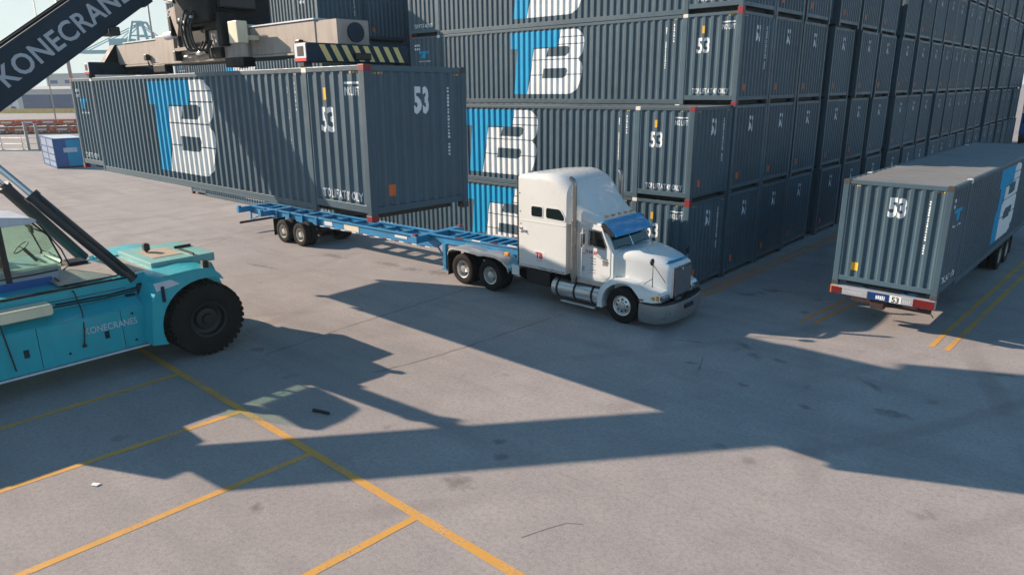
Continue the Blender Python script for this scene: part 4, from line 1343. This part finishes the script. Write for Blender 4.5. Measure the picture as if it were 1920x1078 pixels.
fr_ = [(-15.04, 2.55), (-14.99, 2.74), (-15.16, 3.35), (-15.42, 3.68)]
rc(MB().add([(x, y, z) for x in (cx0 + .02, cx1 - .02) for y, z in fr_], [(i, i + 1, 5 + i, 4 + i) for i in range(3)]), 'windshield', 'cabglass', cb)
se = rc(MB().cbox(CC - .25, CC + .25, -16.4, -15.9, 2.66, 2.86, .05).cbox(CC - .24, CC + .24, -16.52, -16.36, 2.8, 3.45, .05).cbox(CC - .14, CC + .14, -16.52, -16.40, 3.47, 3.62, .04), 'driver_seat', 'seat', cb)
rc(MB().tube([(CC, -15.30, 2.66), (CC, -15.52, 3.0)], .04, 8).cbox(CC - .5, CC + .5, -15.3, -15.14, 2.5, 2.66, .04), 'dashboard', 'trim_black', cb)
ringp = [(CC + .2 * math.cos(2 * PI * k / 20), -15.56 + .2 * math.sin(2 * PI * k / 20) * .75, 3.03 + .2 * math.sin(2 * PI * k / 20) * .6) for k in range(21)]
rc(MB().tube(ringp, .014, 6, False).bar(ringp[0], ringp[10], .02, .02), 'steering_wheel', 'trim_black', cb)
rc(MB().cbox(CC + .30, CC + .52, -15.42, -15.36, 3.40, 3.58, .02).tube([(CC + .4, -15.4, 3.58), (CC + .4, -15.45, 3.68)], .012, 6), 'cab_mirror', 'trim_black', cb)
rc(MB().tube([(cx1 + .06, -15.30, 3.62), (cx1 + .10, -14.98, 3.0), (cx1 + .10, -14.88, 2.62), (cx1 + .03, -15.0, 2.5)], .018, 6), 'grab_rail', 'trim_black', cb)
rc(MB().box(cx1, cx1 + .012, -16.54, -15.25, 2.22, 2.40), 'cab_stripe', 'boxblue', cb)
rc(MB().cbox(CC - 1.0, CC - .4, -14.6, -14.1, 2.2, 2.38, .06), 'deck_hump', 'black')
# boom
ba = math.atan(.715)
def bz(y): return 6.564 + .715 * (y + 15.4)
bd = Vector((0, math.cos(ba), math.sin(ba)))
bu = Vector((0, -math.sin(ba), math.cos(ba)))
P0 = Vector((BX, -19.0, bz(-19.0)))
P1 = Vector((BX, -12.05, bz(-12.05)))
P2 = Vector((BX, -10.15, bz(-10.15)))
bo = rb(MB().bar(P0, P1, .90, .955, bu), 'boom', 'boom', bevel=.02)
rb(MB().bar(P1, P2, .72, .74, bu), 'inner_boom', 'boom')
rb(MB().bar(P1 - bd * .22, P1 + bd * .03, .97, 1.02, bu), 'boom_collar', 'boom', bo)
q = Vector((BX + .4535, -15.23, bz(-15.23))) - bu * .21
rb(place2d(fit2d(text2d('KONECRANES', 1, .018, 1, 'LEFT', 1.05), 0, 3.86, 0, .44), q, bd, bu), 'lettering', 'boom_letter', bo)
for s in (-1, 1):
    rb(MB().tube([P0 + bd * 1.0 + bu * .5 + Vector((s * .2, 0, 0)), P1 + bu * .5 + Vector((s * .2, 0, 0))], .03, 6), 'hydraulic_pipe', 'black', bo)
rb(MB().cbox(BX - .62, BX + .60, -19.2, -18.62, 2.1, 3.75, .05), 'boom_pivot', 'teal')
rb(MB().cbox(CX - 1.1, CX + .55, -18.25, -17.45, 2.1, 3.05, .06), 'engine_hood', 'teal')
for k in range(5):
    rb(MB().box(CX + .55, CX + .556, -18.15 + k * .13, -18.08 + k * .13, 2.5, 2.9), 'hood_louvre', 'trim_black')
# flood lamps under the boom
ql = Vector((BX + .25, -12.75, bz(-12.75) - .64))
lb = rb(MB().cbox(ql.x - .32, ql.x + .32, ql.y - .12, ql.y + .12, ql.z - .1, ql.z + .1, .03), 'flood_lamp', 'trim_black')
for k in range(3):
    rb(MB().cbox(ql.x - .28 + k * .2, ql.x - .12 + k * .2, ql.y - .14, ql.y - .12, ql.z - .06, ql.z + .06, .01), 'lens', 'clear', lb)
rb(MB().bar(ql, ql + bu * .3, .06, .06), 'lamp_bracket', 'trim_black', lb)
# lift cylinders
for s in (-1, 1):
    xx = BX + s * 1.82
    base_ = Vector((xx, -13.48, 1.78))
    top_ = Vector((xx - s * .98, -16.16, 5.46))
    d = (top_ - base_)
    cy_ = rb(MB().tube([base_ + d * .07, base_ + d * .66], .145, 18), 'lift_cylinder', 'cyl')
    rb(MB().tube([base_ + d * .645, base_ + d * .67], .165, 18), 'gland', 'cyl', cy_)
    rb(MB().tube([base_ + d * .66, top_], .078, 14), 'rod', 'rod', cy_)
    rb(MB().tube([base_ + d * .12 + Vector((s * .17, 0, .08)), base_ + d * .62 + Vector((s * .17, 0, .08))], .022, 6), 'oil_pipe', 'cyl', cy_)
    rb(MB().tube([top_ - Vector((s * .55, 0, 0)), top_ + Vector((s * .12, 0, 0))], .09, 12).cbox(top_.x - .07, top_.x + .07, top_.y - .16, top_.y + .16, top_.z - .14, top_.z + .14, .03), 'top_pin', 'cyl', cy_)
    rb(MB().cbox(xx - .12, xx + .12, -13.66, -13.28, 1.55, 1.95, .04), 'clevis', 'cyl', cy_)
    rb(MB().tube([(xx - .2, -13.48, 1.8), (xx + .2, -13.48, 1.8)], .07, 10), 'pin', 'rod', cy_)
    rb(MB().tube([base_ + Vector((s * .2, .05, .1)), base_ + Vector((s * .34, .12, -.35)), base_ + Vector((s * .36, .02, -.8)), base_ + Vector((s * .30, -.2, -1.1))], .022, 6).tube([base_ + Vector((s * .2, .12, .0)), base_ + Vector((s * .34, .2, -.3)), base_ + Vector((s * .4, .16, -.75))], .018, 6), 'hose', 'trim_black', cy_)
rb(MB().tube([(cx1 + .02, -15.1, 2.25), (CX + 1.3, -15.0, 2.05), (CX + 1.62, -15.0, 1.65), (CX + 1.72, -15.05, 1.2), (CX + 1.72, -15.1, .95)], .016, 6).lathe([(-.08, .01), (-.06, .05), (.0, .03), (.02, .001)], (CX + 1.73, -15.1, .93), 'z', 8), 'tether_cable', 'trim_black')
rb(MB().tube([(CX + 1.25, -16.6, 2.1), (CX + 1.72, -16.55, 1.7), (CX + 1.73, -16.5, 1.2), (CX + 1.72, -16.45, .7)], .016, 6), 'hose', 'trim_black')

# spreader (part of the machine)
SY = -10.28
SZ = 6.84
sp = rb(MB().cbox(-13.9, -3.35, SY - .42, SY + .42, SZ + .36, SZ + 1.0, .03), 'spreader_beam', 'spreader')
rb(MB().box(-13.9, -3.35, SY - .46, SY + .46, SZ + .32, SZ + .36), 'beam_flange', 'spreader', sp)
rb(MB().box(-13.9, -3.35, SY - .45, SY + .45, SZ + 1.0, SZ + 1.03), 'beam_flange', 'boxwhite', sp)
rb(MB().cbox(-11.3, -6.1, SY - .52, SY + .52, SZ + .30, SZ + 1.08, .03), 'beam_sleeve', 'spreader', sp)
for x in (-2.6, -14.78):
    sg = 1 if x > -8 else -1
    e = rb(MB().cbox(x - .24, x + .24, SY - 1.30, SY + 1.27, SZ + .10, SZ + .47, .02), 'end_beam', 'boom')
    xo = x + .24
    rb(MB().box(x - .2, x + .2, SY - 1.304, SY - 1.298, SZ + .12, SZ + .45), 'end_cap', 'boxwhite', e)
    rb(MB().box(x - .1, x + .12, SY - 1.310, SY - 1.303, SZ + .22, SZ + .40), 'cap_hole', 'trim_black', e)
    rb(MB().box(x - .2, x + .2, SY - 1.311, SY - 1.304, SZ + .12, SZ + .18), 'cap_mark', 'redletter', e)
    # diagonal warning stripes on the outer face
    st = []
    for k in range(8):
        y0 = SY - 1.02 + k * .265
        st.append(([(y0, SZ + .44), (y0 + .13, SZ + .44), (y0 + .30, SZ + .13), (y0 + .17, SZ + .13)]))
    for lp_ in (st if sg > 0 else []):
        rb(MB().prism(lp_, 'x', xo, xo + .004), 'warning_stripe', 'hazy', e)
    rb(MB().cbox(xo - .02, xo + .05, SY - .18, SY + .22, SZ + .16, SZ + .30, .02), 'lock_cover', 'trim_black', e)
    # end gusset joining the beam
    if sg < 0: rb(MB().prism([(SY - .82, SZ + .47), (SY - .44, SZ + 1.0), (SY + .44, SZ + 1.0), (SY + 1.2, SZ + .47)], 'x', x - .18, x + .18), 'end_gusset', 'black', e)
    rb(MB().box(min(x, x - sg * .9), max(x, x - sg * .9), SY - .40, SY + .40, SZ + .40, SZ + .97), 'telescope_arm', 'spreader', e)
    for s in (-1, 1):
        rb(MB().cbox(x - .09, x + .09, SY + s * 1.2 - .09, SY + s * 1.2 + .09, SZ - .0, SZ + .12, .02), 'twist_lock', 'trim_black', e)
HX = CX + .45
# head block, rotator and side-shift frame
hb_ = rb(MB().cbox(HX - 1.0, HX + .95, SY - .80, SY + .85, SZ + 1.22, SZ + 2.6, .08), 'head_block', 'black')
rb(MB().cbox(HX - .6, HX + 1.25, SY - .60, SY + .62, SZ + 1.03, SZ + 1.30, .04), 'side_shift_carriage', 'black', hb_)
rb(MB().lathe([(-.25, .001), (-.25, .8), (.1, .85), (.12, .7), (.25, .7), (.25, .001)], (HX + .2, SY, SZ + 2.6), 'z', 28), 'rotator', 'black', hb_)
rb(MB().prism([(P2.y - .5, P2.z + .3), (P2.y + .45, P2.z + .35), (P2.y + .5, SZ + 2.7), (P2.y - .5, SZ + 2.7)], 'x', BX - .36, BX + .36), 'boom_nose', 'boom')
rb(MB().cbox(-6.02, -5.60, SY - 1.0, SY - .74, SZ + .62, SZ + 1.10, .02).box(-5.95, -5.7, SY - .76, SY - .4, SZ + .7, SZ + .8), 'control_box', 'cream')
rb(MB().cbox(HX + .25, HX + .95, SY - .62, SY - .4, SZ + .36, SZ + .62, .03).cbox(HX + .98, HX + 1.30, SY - .70, SY - .3, SZ + .62, SZ + 1.4, .05), 'valve_block', 'black')
rb(MB().cbox(HX + 1.3, HX + 2.2, SY - .72, SY - .40, SZ + .12, SZ + .34, .02), 'lower_bracket', 'black')
rb(MB().cbox(HX - 3.3, HX - 2.5, SY - .6, SY - .40, SZ + .10, SZ + .30, .02), 'lower_bracket', 'black')
# A-frame links on the left of the head
yf = SY - .62
af = MB()
af.bar((HX - 1.62, yf, SZ + .62), (HX - 1.58, yf, SZ + 1.62), .09, .09)
af.bar((HX - .70, yf, SZ + .62), (HX - 1.02, yf, SZ + 1.66), .08, .08)
af.bar((HX - 1.64, yf, SZ + .64), (HX - .66, yf, SZ + .66), .08, .08)
af.bar((HX - 1.74, yf, SZ + 1.60), (HX - .86, yf, SZ + 1.72), .09, .10)
rb(af, 'link_frame', 'spreader')
rb(MB().cbox(HX - 1.56, HX - .2, SY - .54, SY - .43, SZ + .68, SZ + 1.7, .02), 'back_plate', 'black')
rb(MB().cbox(HX - .62, HX + .22, SY - .60, SY - .44, SZ + .72, SZ + 1.22, .06), 'valve_cover', 'black')
rb(MB().prism([(HX - 1.55, SZ + 1.58), (HX - 1.05, SZ + 1.62), (HX - 1.12, SZ + 1.2), (HX - 1.24, SZ + .98), (HX - 1.36, SZ + 1.2)], 'y', yf - .06, yf + .02), 'wedge_guide', 'spreader')
rb(MB().cbox(HX - 1.68, HX - 1.52, yf - .08, yf + .06, SZ + 1.0, SZ + 1.5, .02), 'side_damper', 'black')
rb(MB().tube([(HX - 2.05, SY - .62, SZ + 1.02), (HX - 1.55, SY - .62, SZ + 1.04)], .11, 12), 'accumulator', 'boxwhite')
rb(MB().tube([(HX - 1.5, SY - .60, SZ + .44), (HX - .7, SY - .60, SZ + .48)], .035, 8).tube([(HX - .7, SY - .60, SZ + .48), (HX + .15, SY - .60, SZ + .54)], .055, 10), 'side_shift_cylinder', 'rod')
rb(MB().cbox(HX - 1.62, HX - 1.48, SY - .70, SY - .52, SZ + .36, SZ + .62, .02), 'cylinder_lug', 'trim_black')
def smooth(pts, k=6):
    out = []
    P = [Vector(pts[0])] + [Vector(p) for p in pts] + [Vector(pts[-1])]
    for i in range(1, len(P) - 2):
        for j in range(k):
            t = j / k
            a, b, c, d = P[i - 1], P[i], P[i + 1], P[i + 2]
            out.append(.5 * ((2 * b) + (c - a) * t + (2 * a - 5 * b + 4 * c - d) * t * t + (3 * b - a - 3 * c + d) * t ** 3))
    return out + [P[-1]]
for i, (xa, za, rr) in enumerate(((-.30, 1.55, .022), (-.12, 1.45, .03), (.10, 1.5, .022), (.22, 1.38, .026))):
    rb(MB().tube(smooth([(HX + xa, SY - .82, SZ + za), (HX + xa - .08, SY - .93, SZ + 1.1), (HX + xa + .02, SY - .90, SZ + .62), (HX + xa + .22, SY - .70, SZ + .58), (HX + xa + .30, SY - .60, SZ + .8)]), rr, 6), 'hose', 'trim_black')
for x, z in ((HX - .55, 1.30), (HX - .30, 1.22), (HX + .1, 1.32)):
    rb(MB().cbox(x - .05, x + .06, SY - .90, SY - .85, SZ + z, SZ + z + .06, .01), 'fitting', 'boxwhite')
rb(MB().tube([(HX - 1.1, SY - .9, SZ + 2.3), (HX - 1.4, SY - .9, SZ + 2.35), (HX - 1.45, SY - .8, SZ + 1.9), (HX - .9, SY - .8, SZ + 1.8)], .05, 8).cbox(HX - 1.45, HX - 1.1, SY - .95, SY - .7, SZ + 2.05, SZ + 2.3, .03), 'hose_reel', 'trim_black')
rb(MB().cbox(HX + .95, HX + 1.22, SY - .6, SY + .3, SZ + 1.5, SZ + 2.1, .04), 'motor_housing', 'trim_black')
for x in (-12.1, -3.9):
    rb(MB().cbox(x - .08, x + .1, SY - .56, SY - .44, SZ + .45, SZ + .62, .02).tube([(x, SY - .5, SZ + .5), (x + .2, SY - .55, SZ + .35), (x + .3, SY - .5, SZ + .2)], .025, 6), 'sensor', 'trim_black', sp)
rb(MB().lathe([(-.15, .001), (-.15, .2), (.15, .2), (.15, .12), (.17, .001)], (-2.7, SY + .05, SZ + .72), 'x', 18), 'cable_drum', 'boom')

# ------------------------------------------------------------------ small loose things on the yard
sc_ = MB().prism([(-1.74, -12.56), (-1.33, -12.44), (-1.31, -12.48), (-1.70, -12.62)], 'z', 0.002, .05).build('rubber_scrap', 'scrap')
tag(sc_, 'black rubber strip lying on the asphalt beside the cab shadow', 'debris')
sc_ = MB().prism([(-2.18, -16.6), (-2.05, -16.52), (-2.02, -16.6), (-2.12, -16.66)], 'z', .002, .02).build('paper_litter', 'paper')
tag(sc_, 'small white paper scrap on the sunlit asphalt', 'litter')

# ------------------------------------------------------------------ background
# twenty-foot box by the fence
bx = thing('shipping_container', 'short blue container near the fence, its sunlit side brightened to white', 'container', (-63.1, .75, 0), math.radians(-6))
def small_container(t, l, wd, h, mat, z0=0, side_mat=None):
    mb = MB()
    n = int(l / .28)
    for sy in (-1, 1):
        pts = []
        for i in range(n):
            q0 = -l / 2 + .1 + i * (l - .2) / n
            p = (l - .2) / n
            pts += [(q0, 0), (q0 + p * .25, 0), (q0 + p * .4, .035), (q0 + p * .75, .035), (q0 + p * .9, 0)]
        pts.append((l / 2 - .1, 0))
        k = len(pts)
        s1 = MB().add([(u, sy * (wd / 2 - .02 - d), z) for z in (z0 + .14, z0 + h - .08) for u, d in pts], [(i, i + 1, k + i + 1, k + i) for i in range(k - 1)])
        s1.build('side_panel', side_mat or mat, t)
    for sx in (-1, 1):
        MB().box(min(sx * (l / 2 - .03), sx * (l / 2 - .05)), max(sx * (l / 2 - .03), sx * (l / 2 - .05)), -wd / 2 + .1, wd / 2 - .1, z0 + .14, z0 + h - .08).build('end_panel', mat, t)
    MB().box(-l / 2 + .05, l / 2 - .05, -wd / 2 + .05, wd / 2 - .05, z0 + h - .05, z0 + h - .02).build('roof_panel', 'boxwhite' if side_mat else mat, t)
    f = MB()
    for sx in (-1, 1):
        for sy in (-1, 1):
            f.box(sx * (l / 2 - .06) - .06, sx * (l / 2 - .06) + .06, sy * (wd / 2 - .06) - .06, sy * (wd / 2 - .06) + .06, z0, z0 + h)
    for sy in (-1, 1):
        for z in (z0 + .02, z0 + h - .11):
            f.box(-l / 2 + .12, l / 2 - .12, sy * (wd / 2 - .05) - .05, sy * (wd / 2 - .05) + .05, z, z + .11)
    f.build('frame', mat, t)
small_container(bx, 6.06, 2.44, 2.6, 'boxblue', 0, 'boxwhite')  # sun on the blue container's long side put into the colour as white
for i in range(2):
    MB().box(-2.9 + i * 2.9, -2.82 + i * 2.9, -1.235, -1.205, .1, 2.5).build('side_post', 'boxblue', bx)
for z in (.55, 1.15, 1.75):
    MB().box(-2.9, 2.9, -1.232, -1.21, z, z + .10).build('side_batten', 'boxblue', bx)
MB().box(3.0, 3.02, -.5, .55, 1.35, 1.75).build('end_sign', 'boxwhite', bx)
MB().box(3.0, 3.015, -.25, .8, .15, 2.4).build('end_door', 'logo_blue', bx)

# fence and gate posts
fn = thing('chain_fence', 'low grey wire fence with posts crossing the yard at left', 'fence', (-88, 2, 0))
fa, fb_ = Vector((-92.5, -1.5)), Vector((-70, 13.5))
d = fb_ - fa
for k in range(11):
    p = fa + d * k / 10
    MB().tube([(p.x + 88, p.y - 2, 0), (p.x + 88, p.y - 2, 1.5)], .035, 6).build('post', 'galv', fn)
for z in (.15, .8, 1.45):
    MB().tube([(fa.x + 88, fa.y - 2, z), (fb_.x + 88, fb_.y - 2, z)], .02, 5).build('rail', 'galv', fn)
MB().bar((fa.x + 88, fa.y - 2, .06), (fb_.x + 88, fb_.y - 2, .06), .25, .12).build('plinth', 'bld', fn)
for nm, x, y, hh, lab in (('gate_post', -85.3, 3.45, 3.1, 'tall grey gate post on the fence nearest the photo left edge'), ('gate_post', -84.3, 4.25, 3.0, 'tall grey gate post close to the short blue container')):
    o = MB().box(-.13, .13, -.13, .13, 0, hh).box(-.17, .17, -.17, .17, hh, hh + .06).build(nm, 'galv')
    o.location = (x, y, 0)
    tag(o, lab, 'post', 'gate posts in the fence')

# stacked red chassis
def red_stack(i, tier, x, y):
    t = thing('stacked_chassis', 'red flat chassis in the %s tier, %s from the left' % (('lower', 'upper')[tier], ORD[i]), 'trailer', (x, y, tier * 1.15), math.radians(58), 'red chassis stacked at the yard edge')
    mb = MB()
    for s in (-1, 1):
        mb.box(-5.5, 5.5, s * .9 - .12, s * .9 + .12, .32, 1.0)
    for q in (-5.4, -2.5, 0, 2.5, 5.4):
        mb.box(q - .16, q + .16, -1.22, 1.22, .50, .95)
    mb.build('frame', 'rust', t)
    for q in (-4.0, -1.3, 1.3, 4.0):
        MB().box(q - .75, q + .75, -1.27, -1.21, .56, .84).build('side_board', 'boxwhite' if (i + tier) % 3 else 'cream', t)
    MB().box(-5.62, -5.52, -1.15, 1.15, .62, .98).build('end_board', 'boxwhite' if (i + tier) % 3 else 'cream', t)
    for q in (-4.2, -3.2, 3.6):
        for s in (-1, 1):
            MB().lathe([(-.12, .2), (-.12, .40), (.12, .40), (.12, .2)], (q, s * .70, .42), 'y', 12).build('wheel', 'rubber', t)
for tier in (0, 1):
    for i in range(9):
        red_stack(i, tier, -131 + i * 2.35 + tier * .5, 9.5 + i * 2.3 + tier)
# yellow barrier
yb_ = thing('yellow_barrier', 'long low yellow barrier behind the red chassis', 'barrier', (-250, 55, 0))
for k in range(14):
    a = Vector((-272 + k * 4.2, 42 + k * 3.0, 0)) - Vector((-250, 55, 0))
    MB().bar(a + Vector((0, 0, .7)), a + Vector((4.1, 2.93, .7)), .5, 1.4).build('barrier_block', 'yellowbar', yb_)
# dark blue containers far off
v0, v1 = Vector((-271, 50, 0)), Vector((-241, 63, 0))
dirv = (v1 - v0).normalized()
angv = math.atan2(dirv.y, dirv.x)
for tier in (0, 1):
    for k in range(3):
        c = v0 + dirv * (6.2 + k * 12.5)
        t = thing('shipping_container', 'dark blue container far behind the red chassis, %s tier, %s from the left' % (('lower', 'upper')[tier], ORD[k]), 'container', (c.x, c.y, tier * 2.9), angv, 'dark blue containers in the distance')
        small_container(t, 12.2, 2.44, 2.9, 'deepblue')
# white vans beyond the red chassis
for i, (x, y, lab) in enumerate(((-276, 46.5, 'distant white van at the photo left edge beside the dark blue containers'),)):
    t = thing('parked_van', lab, 'van', (x, y, 0), math.radians(70 + 8 * i))
    MB().prism([(-2.6, .4), (2.6, .4), (2.7, 1.1), (1.9, 1.3), (1.2, 2.2), (-2.6, 2.25)], 'y', -.95, .95).build('body', 'boxwhite', t, bevel=.05)
    MB().prism([(1.85, 1.32), (1.25, 2.08), (.3, 2.08), (.3, 1.32)], 'y', -.96, .96).build('window', 'win_dark', t)
    for q in (-1.7, 1.7):
        for sg in (-1, 1):
            MB().lathe([(-.1, .001), (-.1, .34), (.1, .34), (.1, .001)], (q, sg * .88, .34), 'y', 14).build('wheel', 'rubber', t)
# warehouses
def warehouse(label, x, y, l, d_, h, ang, tall=False):
    t = thing('warehouse', label, 'building', (x, y, 0), ang)
    MB().box(-l / 2, l / 2, -d_ / 2, d_ / 2, 0, h).build('wall', 'bld', t)
    MB().prism([(-d_ / 2 - .6, h), (d_ / 2 + .6, h), (0, h + (1.2 if not tall else .5))], 'x', -l / 2 - .5, l / 2 + .5).build('roof', 'bld_roof', t)
    for k in range(int(l / 8)):
        xx = -l / 2 + 4 + k * 8
        MB().box(xx - 1.6, xx + 1.6, -d_ / 2 - .05, -d_ / 2 - .01, .0, 4.0).build('door', 'boxwhite', t)
        if tall: MB().box(xx - 2, xx + 2, -d_ / 2 - .05, -d_ / 2 - .01, h - 4, h - 2.6).build('window', 'deepblue', t)
warehouse('long low pale grey warehouse on the horizon at left', -318, 72, 110, 30, 7.6, math.radians(25))
warehouse('tall grey block rising behind the low warehouse', -335, 92, 26, 22, 14.0, math.radians(25), True)
# lamp masts
for x, y, h, r_, lab in ((-129, 36.7, 34, .22, 'tall thin lamp mast beside the far quay cranes'), (-133.5, 23.5, 30, .34, 'thick lamp mast rising behind the end of the lifted container'), (-170, 30, 30, .14, 'thinnest distant lamp mast left of the thick one')):
    t = thing('lamp_mast', lab, 'lamp post', (x, y, 0), 0, 'yard lamp masts')
    MB().tube([(0, 0, 0), (0, 0, h)], [r_, r_ * .6], 10).build('pole', 'galv', t)
    MB().lathe([(0, .3), (.1, 1.3), (.4, 1.3), (.5, .3)], (0, 0, h - .6), 'z', 12).build('lamp_ring', 'galv', t)
    MB().cbox(-.5, .5, -.5, .5, 0, .6, .05).build('base', 'bld', t)

# quay cranes
def sts(label, x, y, ang, sc):
    t = thing('quay_crane', label, 'crane', (x, y, 0), ang, 'quay cranes on the horizon')
    t.scale = (sc, sc, sc)
    lg = MB
    for sx in (-9, 9):
        for sy in (-8, 8):
            MB().bar((sx, sy, 0), (sx, sy * .8, 33), 1.3, 1.3).build('leg', 'stsblue', t)
            MB().cbox(sx - 2.4, sx + 2.4, sy - .7, sy + .7, 0, 1.4, .2).build('bogie', 'stsblue', t)
        MB().bar((sx, -8, 13), (sx, 8, 13), 1.2, 1.4).bar((sx, -6.4, 33), (sx, 6.4, 33), 1.2, 1.4).build('portal_beam', 'stsblue', t)
    for sy in (-7.2, 7.2):
        MB().bar((-9, sy, 14), (9, sy, 14), 1.0, 1.2).bar((-9, sy * .9, 32), (9, sy * .9, 14), .7, .7).build('side_brace', 'stsblue', t)
    for sy in (-2.2, 2.2):
        g = MB().bar((-42, sy, 31), (20, sy, 31), .9, 2.0)
        g.build('boom_girder', 'stsblue', t)
    tr = MB()
    for k in range(15):
        q = -42 + k * 4.3
        tr.bar((q, -2.2, 31.8), (q, 2.2, 31.8), .35, .4)
    tr.build('girder_tie', 'stsblue', t)
    for sy in (-4, 4):
        MB().bar((-8, sy * 1.5, 33), (-5, sy * .7, 48), 1.3, 1.3).bar((6, sy * 1.5, 33), (1, sy * .7, 48), 1.3, 1.3).bar((-6.5, sy * 1.1, 40), (4, sy * 1.1, 40), .8, .8).bar((-5, sy * .7, 48), (1, sy * .7, 48), 1.0, 1.2).build('apex_frame', 'stsblue', t)
        MB().bar((-2, sy * .5, 47), (-38, sy * .5, 32), .45, .45).bar((-2, sy * .5, 47), (-22, sy * .5, 32), .4, .4).bar((-2, sy * .5, 47), (19, sy * .5, 32), .45, .45).build('stay', 'stsblue', t)
    MB().bar((-2, -2.4, 47), (-2, 2.4, 47), 1.0, 1.0).build('apex_beam', 'stsblue', t)
    MB().cbox(-21, -7.5, -4, 4, 32.4, 38.5, .3).build('machinery_house', 'stsblue', t)
    MB().cbox(-22, -18, -3, 3, 27.4, 29.8, .2).build('trolley', 'stsblue', t)
    MB().box(-20.8, -18.8, -1, 1, 25.2, 27.4).build('operator_cab', 'deepblue', t)
sts('light blue quay crane standing beyond the boom, machinery house and legs visible', -425, 152, math.radians(40), .92)
sts('light blue quay crane half hidden behind the first one and the lamp mast', -470, 215, math.radians(40), .92)

# yard tractor at the far right
yt = thing('yard_tractor', 'blue yard tractor with white band at the far end of the stack', 'truck', (1.4, 74, 0), math.radians(-88))
MB().cbox(-3.2, 3.0, -1.2, 1.2, .7, 1.15, .05).build('frame', 'trim_black', yt)
cbb = MB().cbox(.4, 2.9, -1.25, 1.25, 1.1, 4.6, .12).build('cab', 'boxblue', yt)
MB().cbox(2.88, 2.93, -1.05, 1.05, 2.3, 3.2, .02).build('windshield', 'win_dark', cbb)
MB().box(2.9, 2.925, -1.2, 1.2, 3.30, 3.75).build('white_band', 'logo_white', cbb)
MB().cbox(.4, 3.1, -1.25, 1.25, 4.6, 6.6, .12).build('upper_fairing', 'red_cast', yt)
for q in (2.2, -1.6, -2.7):
    for s in (-1, 1):
        tyre_mb((q, s * 1.05, .52), .52, .28, .29).build('wheel', 'rubber', yt)

# ------------------------------------------------------------------ haze
def haze():
    m = bpy.data.materials.new('haze')
    m.use_nodes = True
    t = m.node_tree
    t.nodes.remove(t.nodes['Principled BSDF'])
    v = t.nodes.new('ShaderNodeVolumePrincipled')
    v.inputs['Color'].default_value = (.72, .92, 1.0, 1)
    v.inputs['Density'].default_value = .00042
    v.inputs['Anisotropy'].default_value = .3
    t.links.new(v.outputs[0], t.nodes['Material Output'].inputs['Volume'])
    return m
tag(MB().box(-620, 60, -60, 420, -1, 58).build('haze', haze()), kind='stuff')
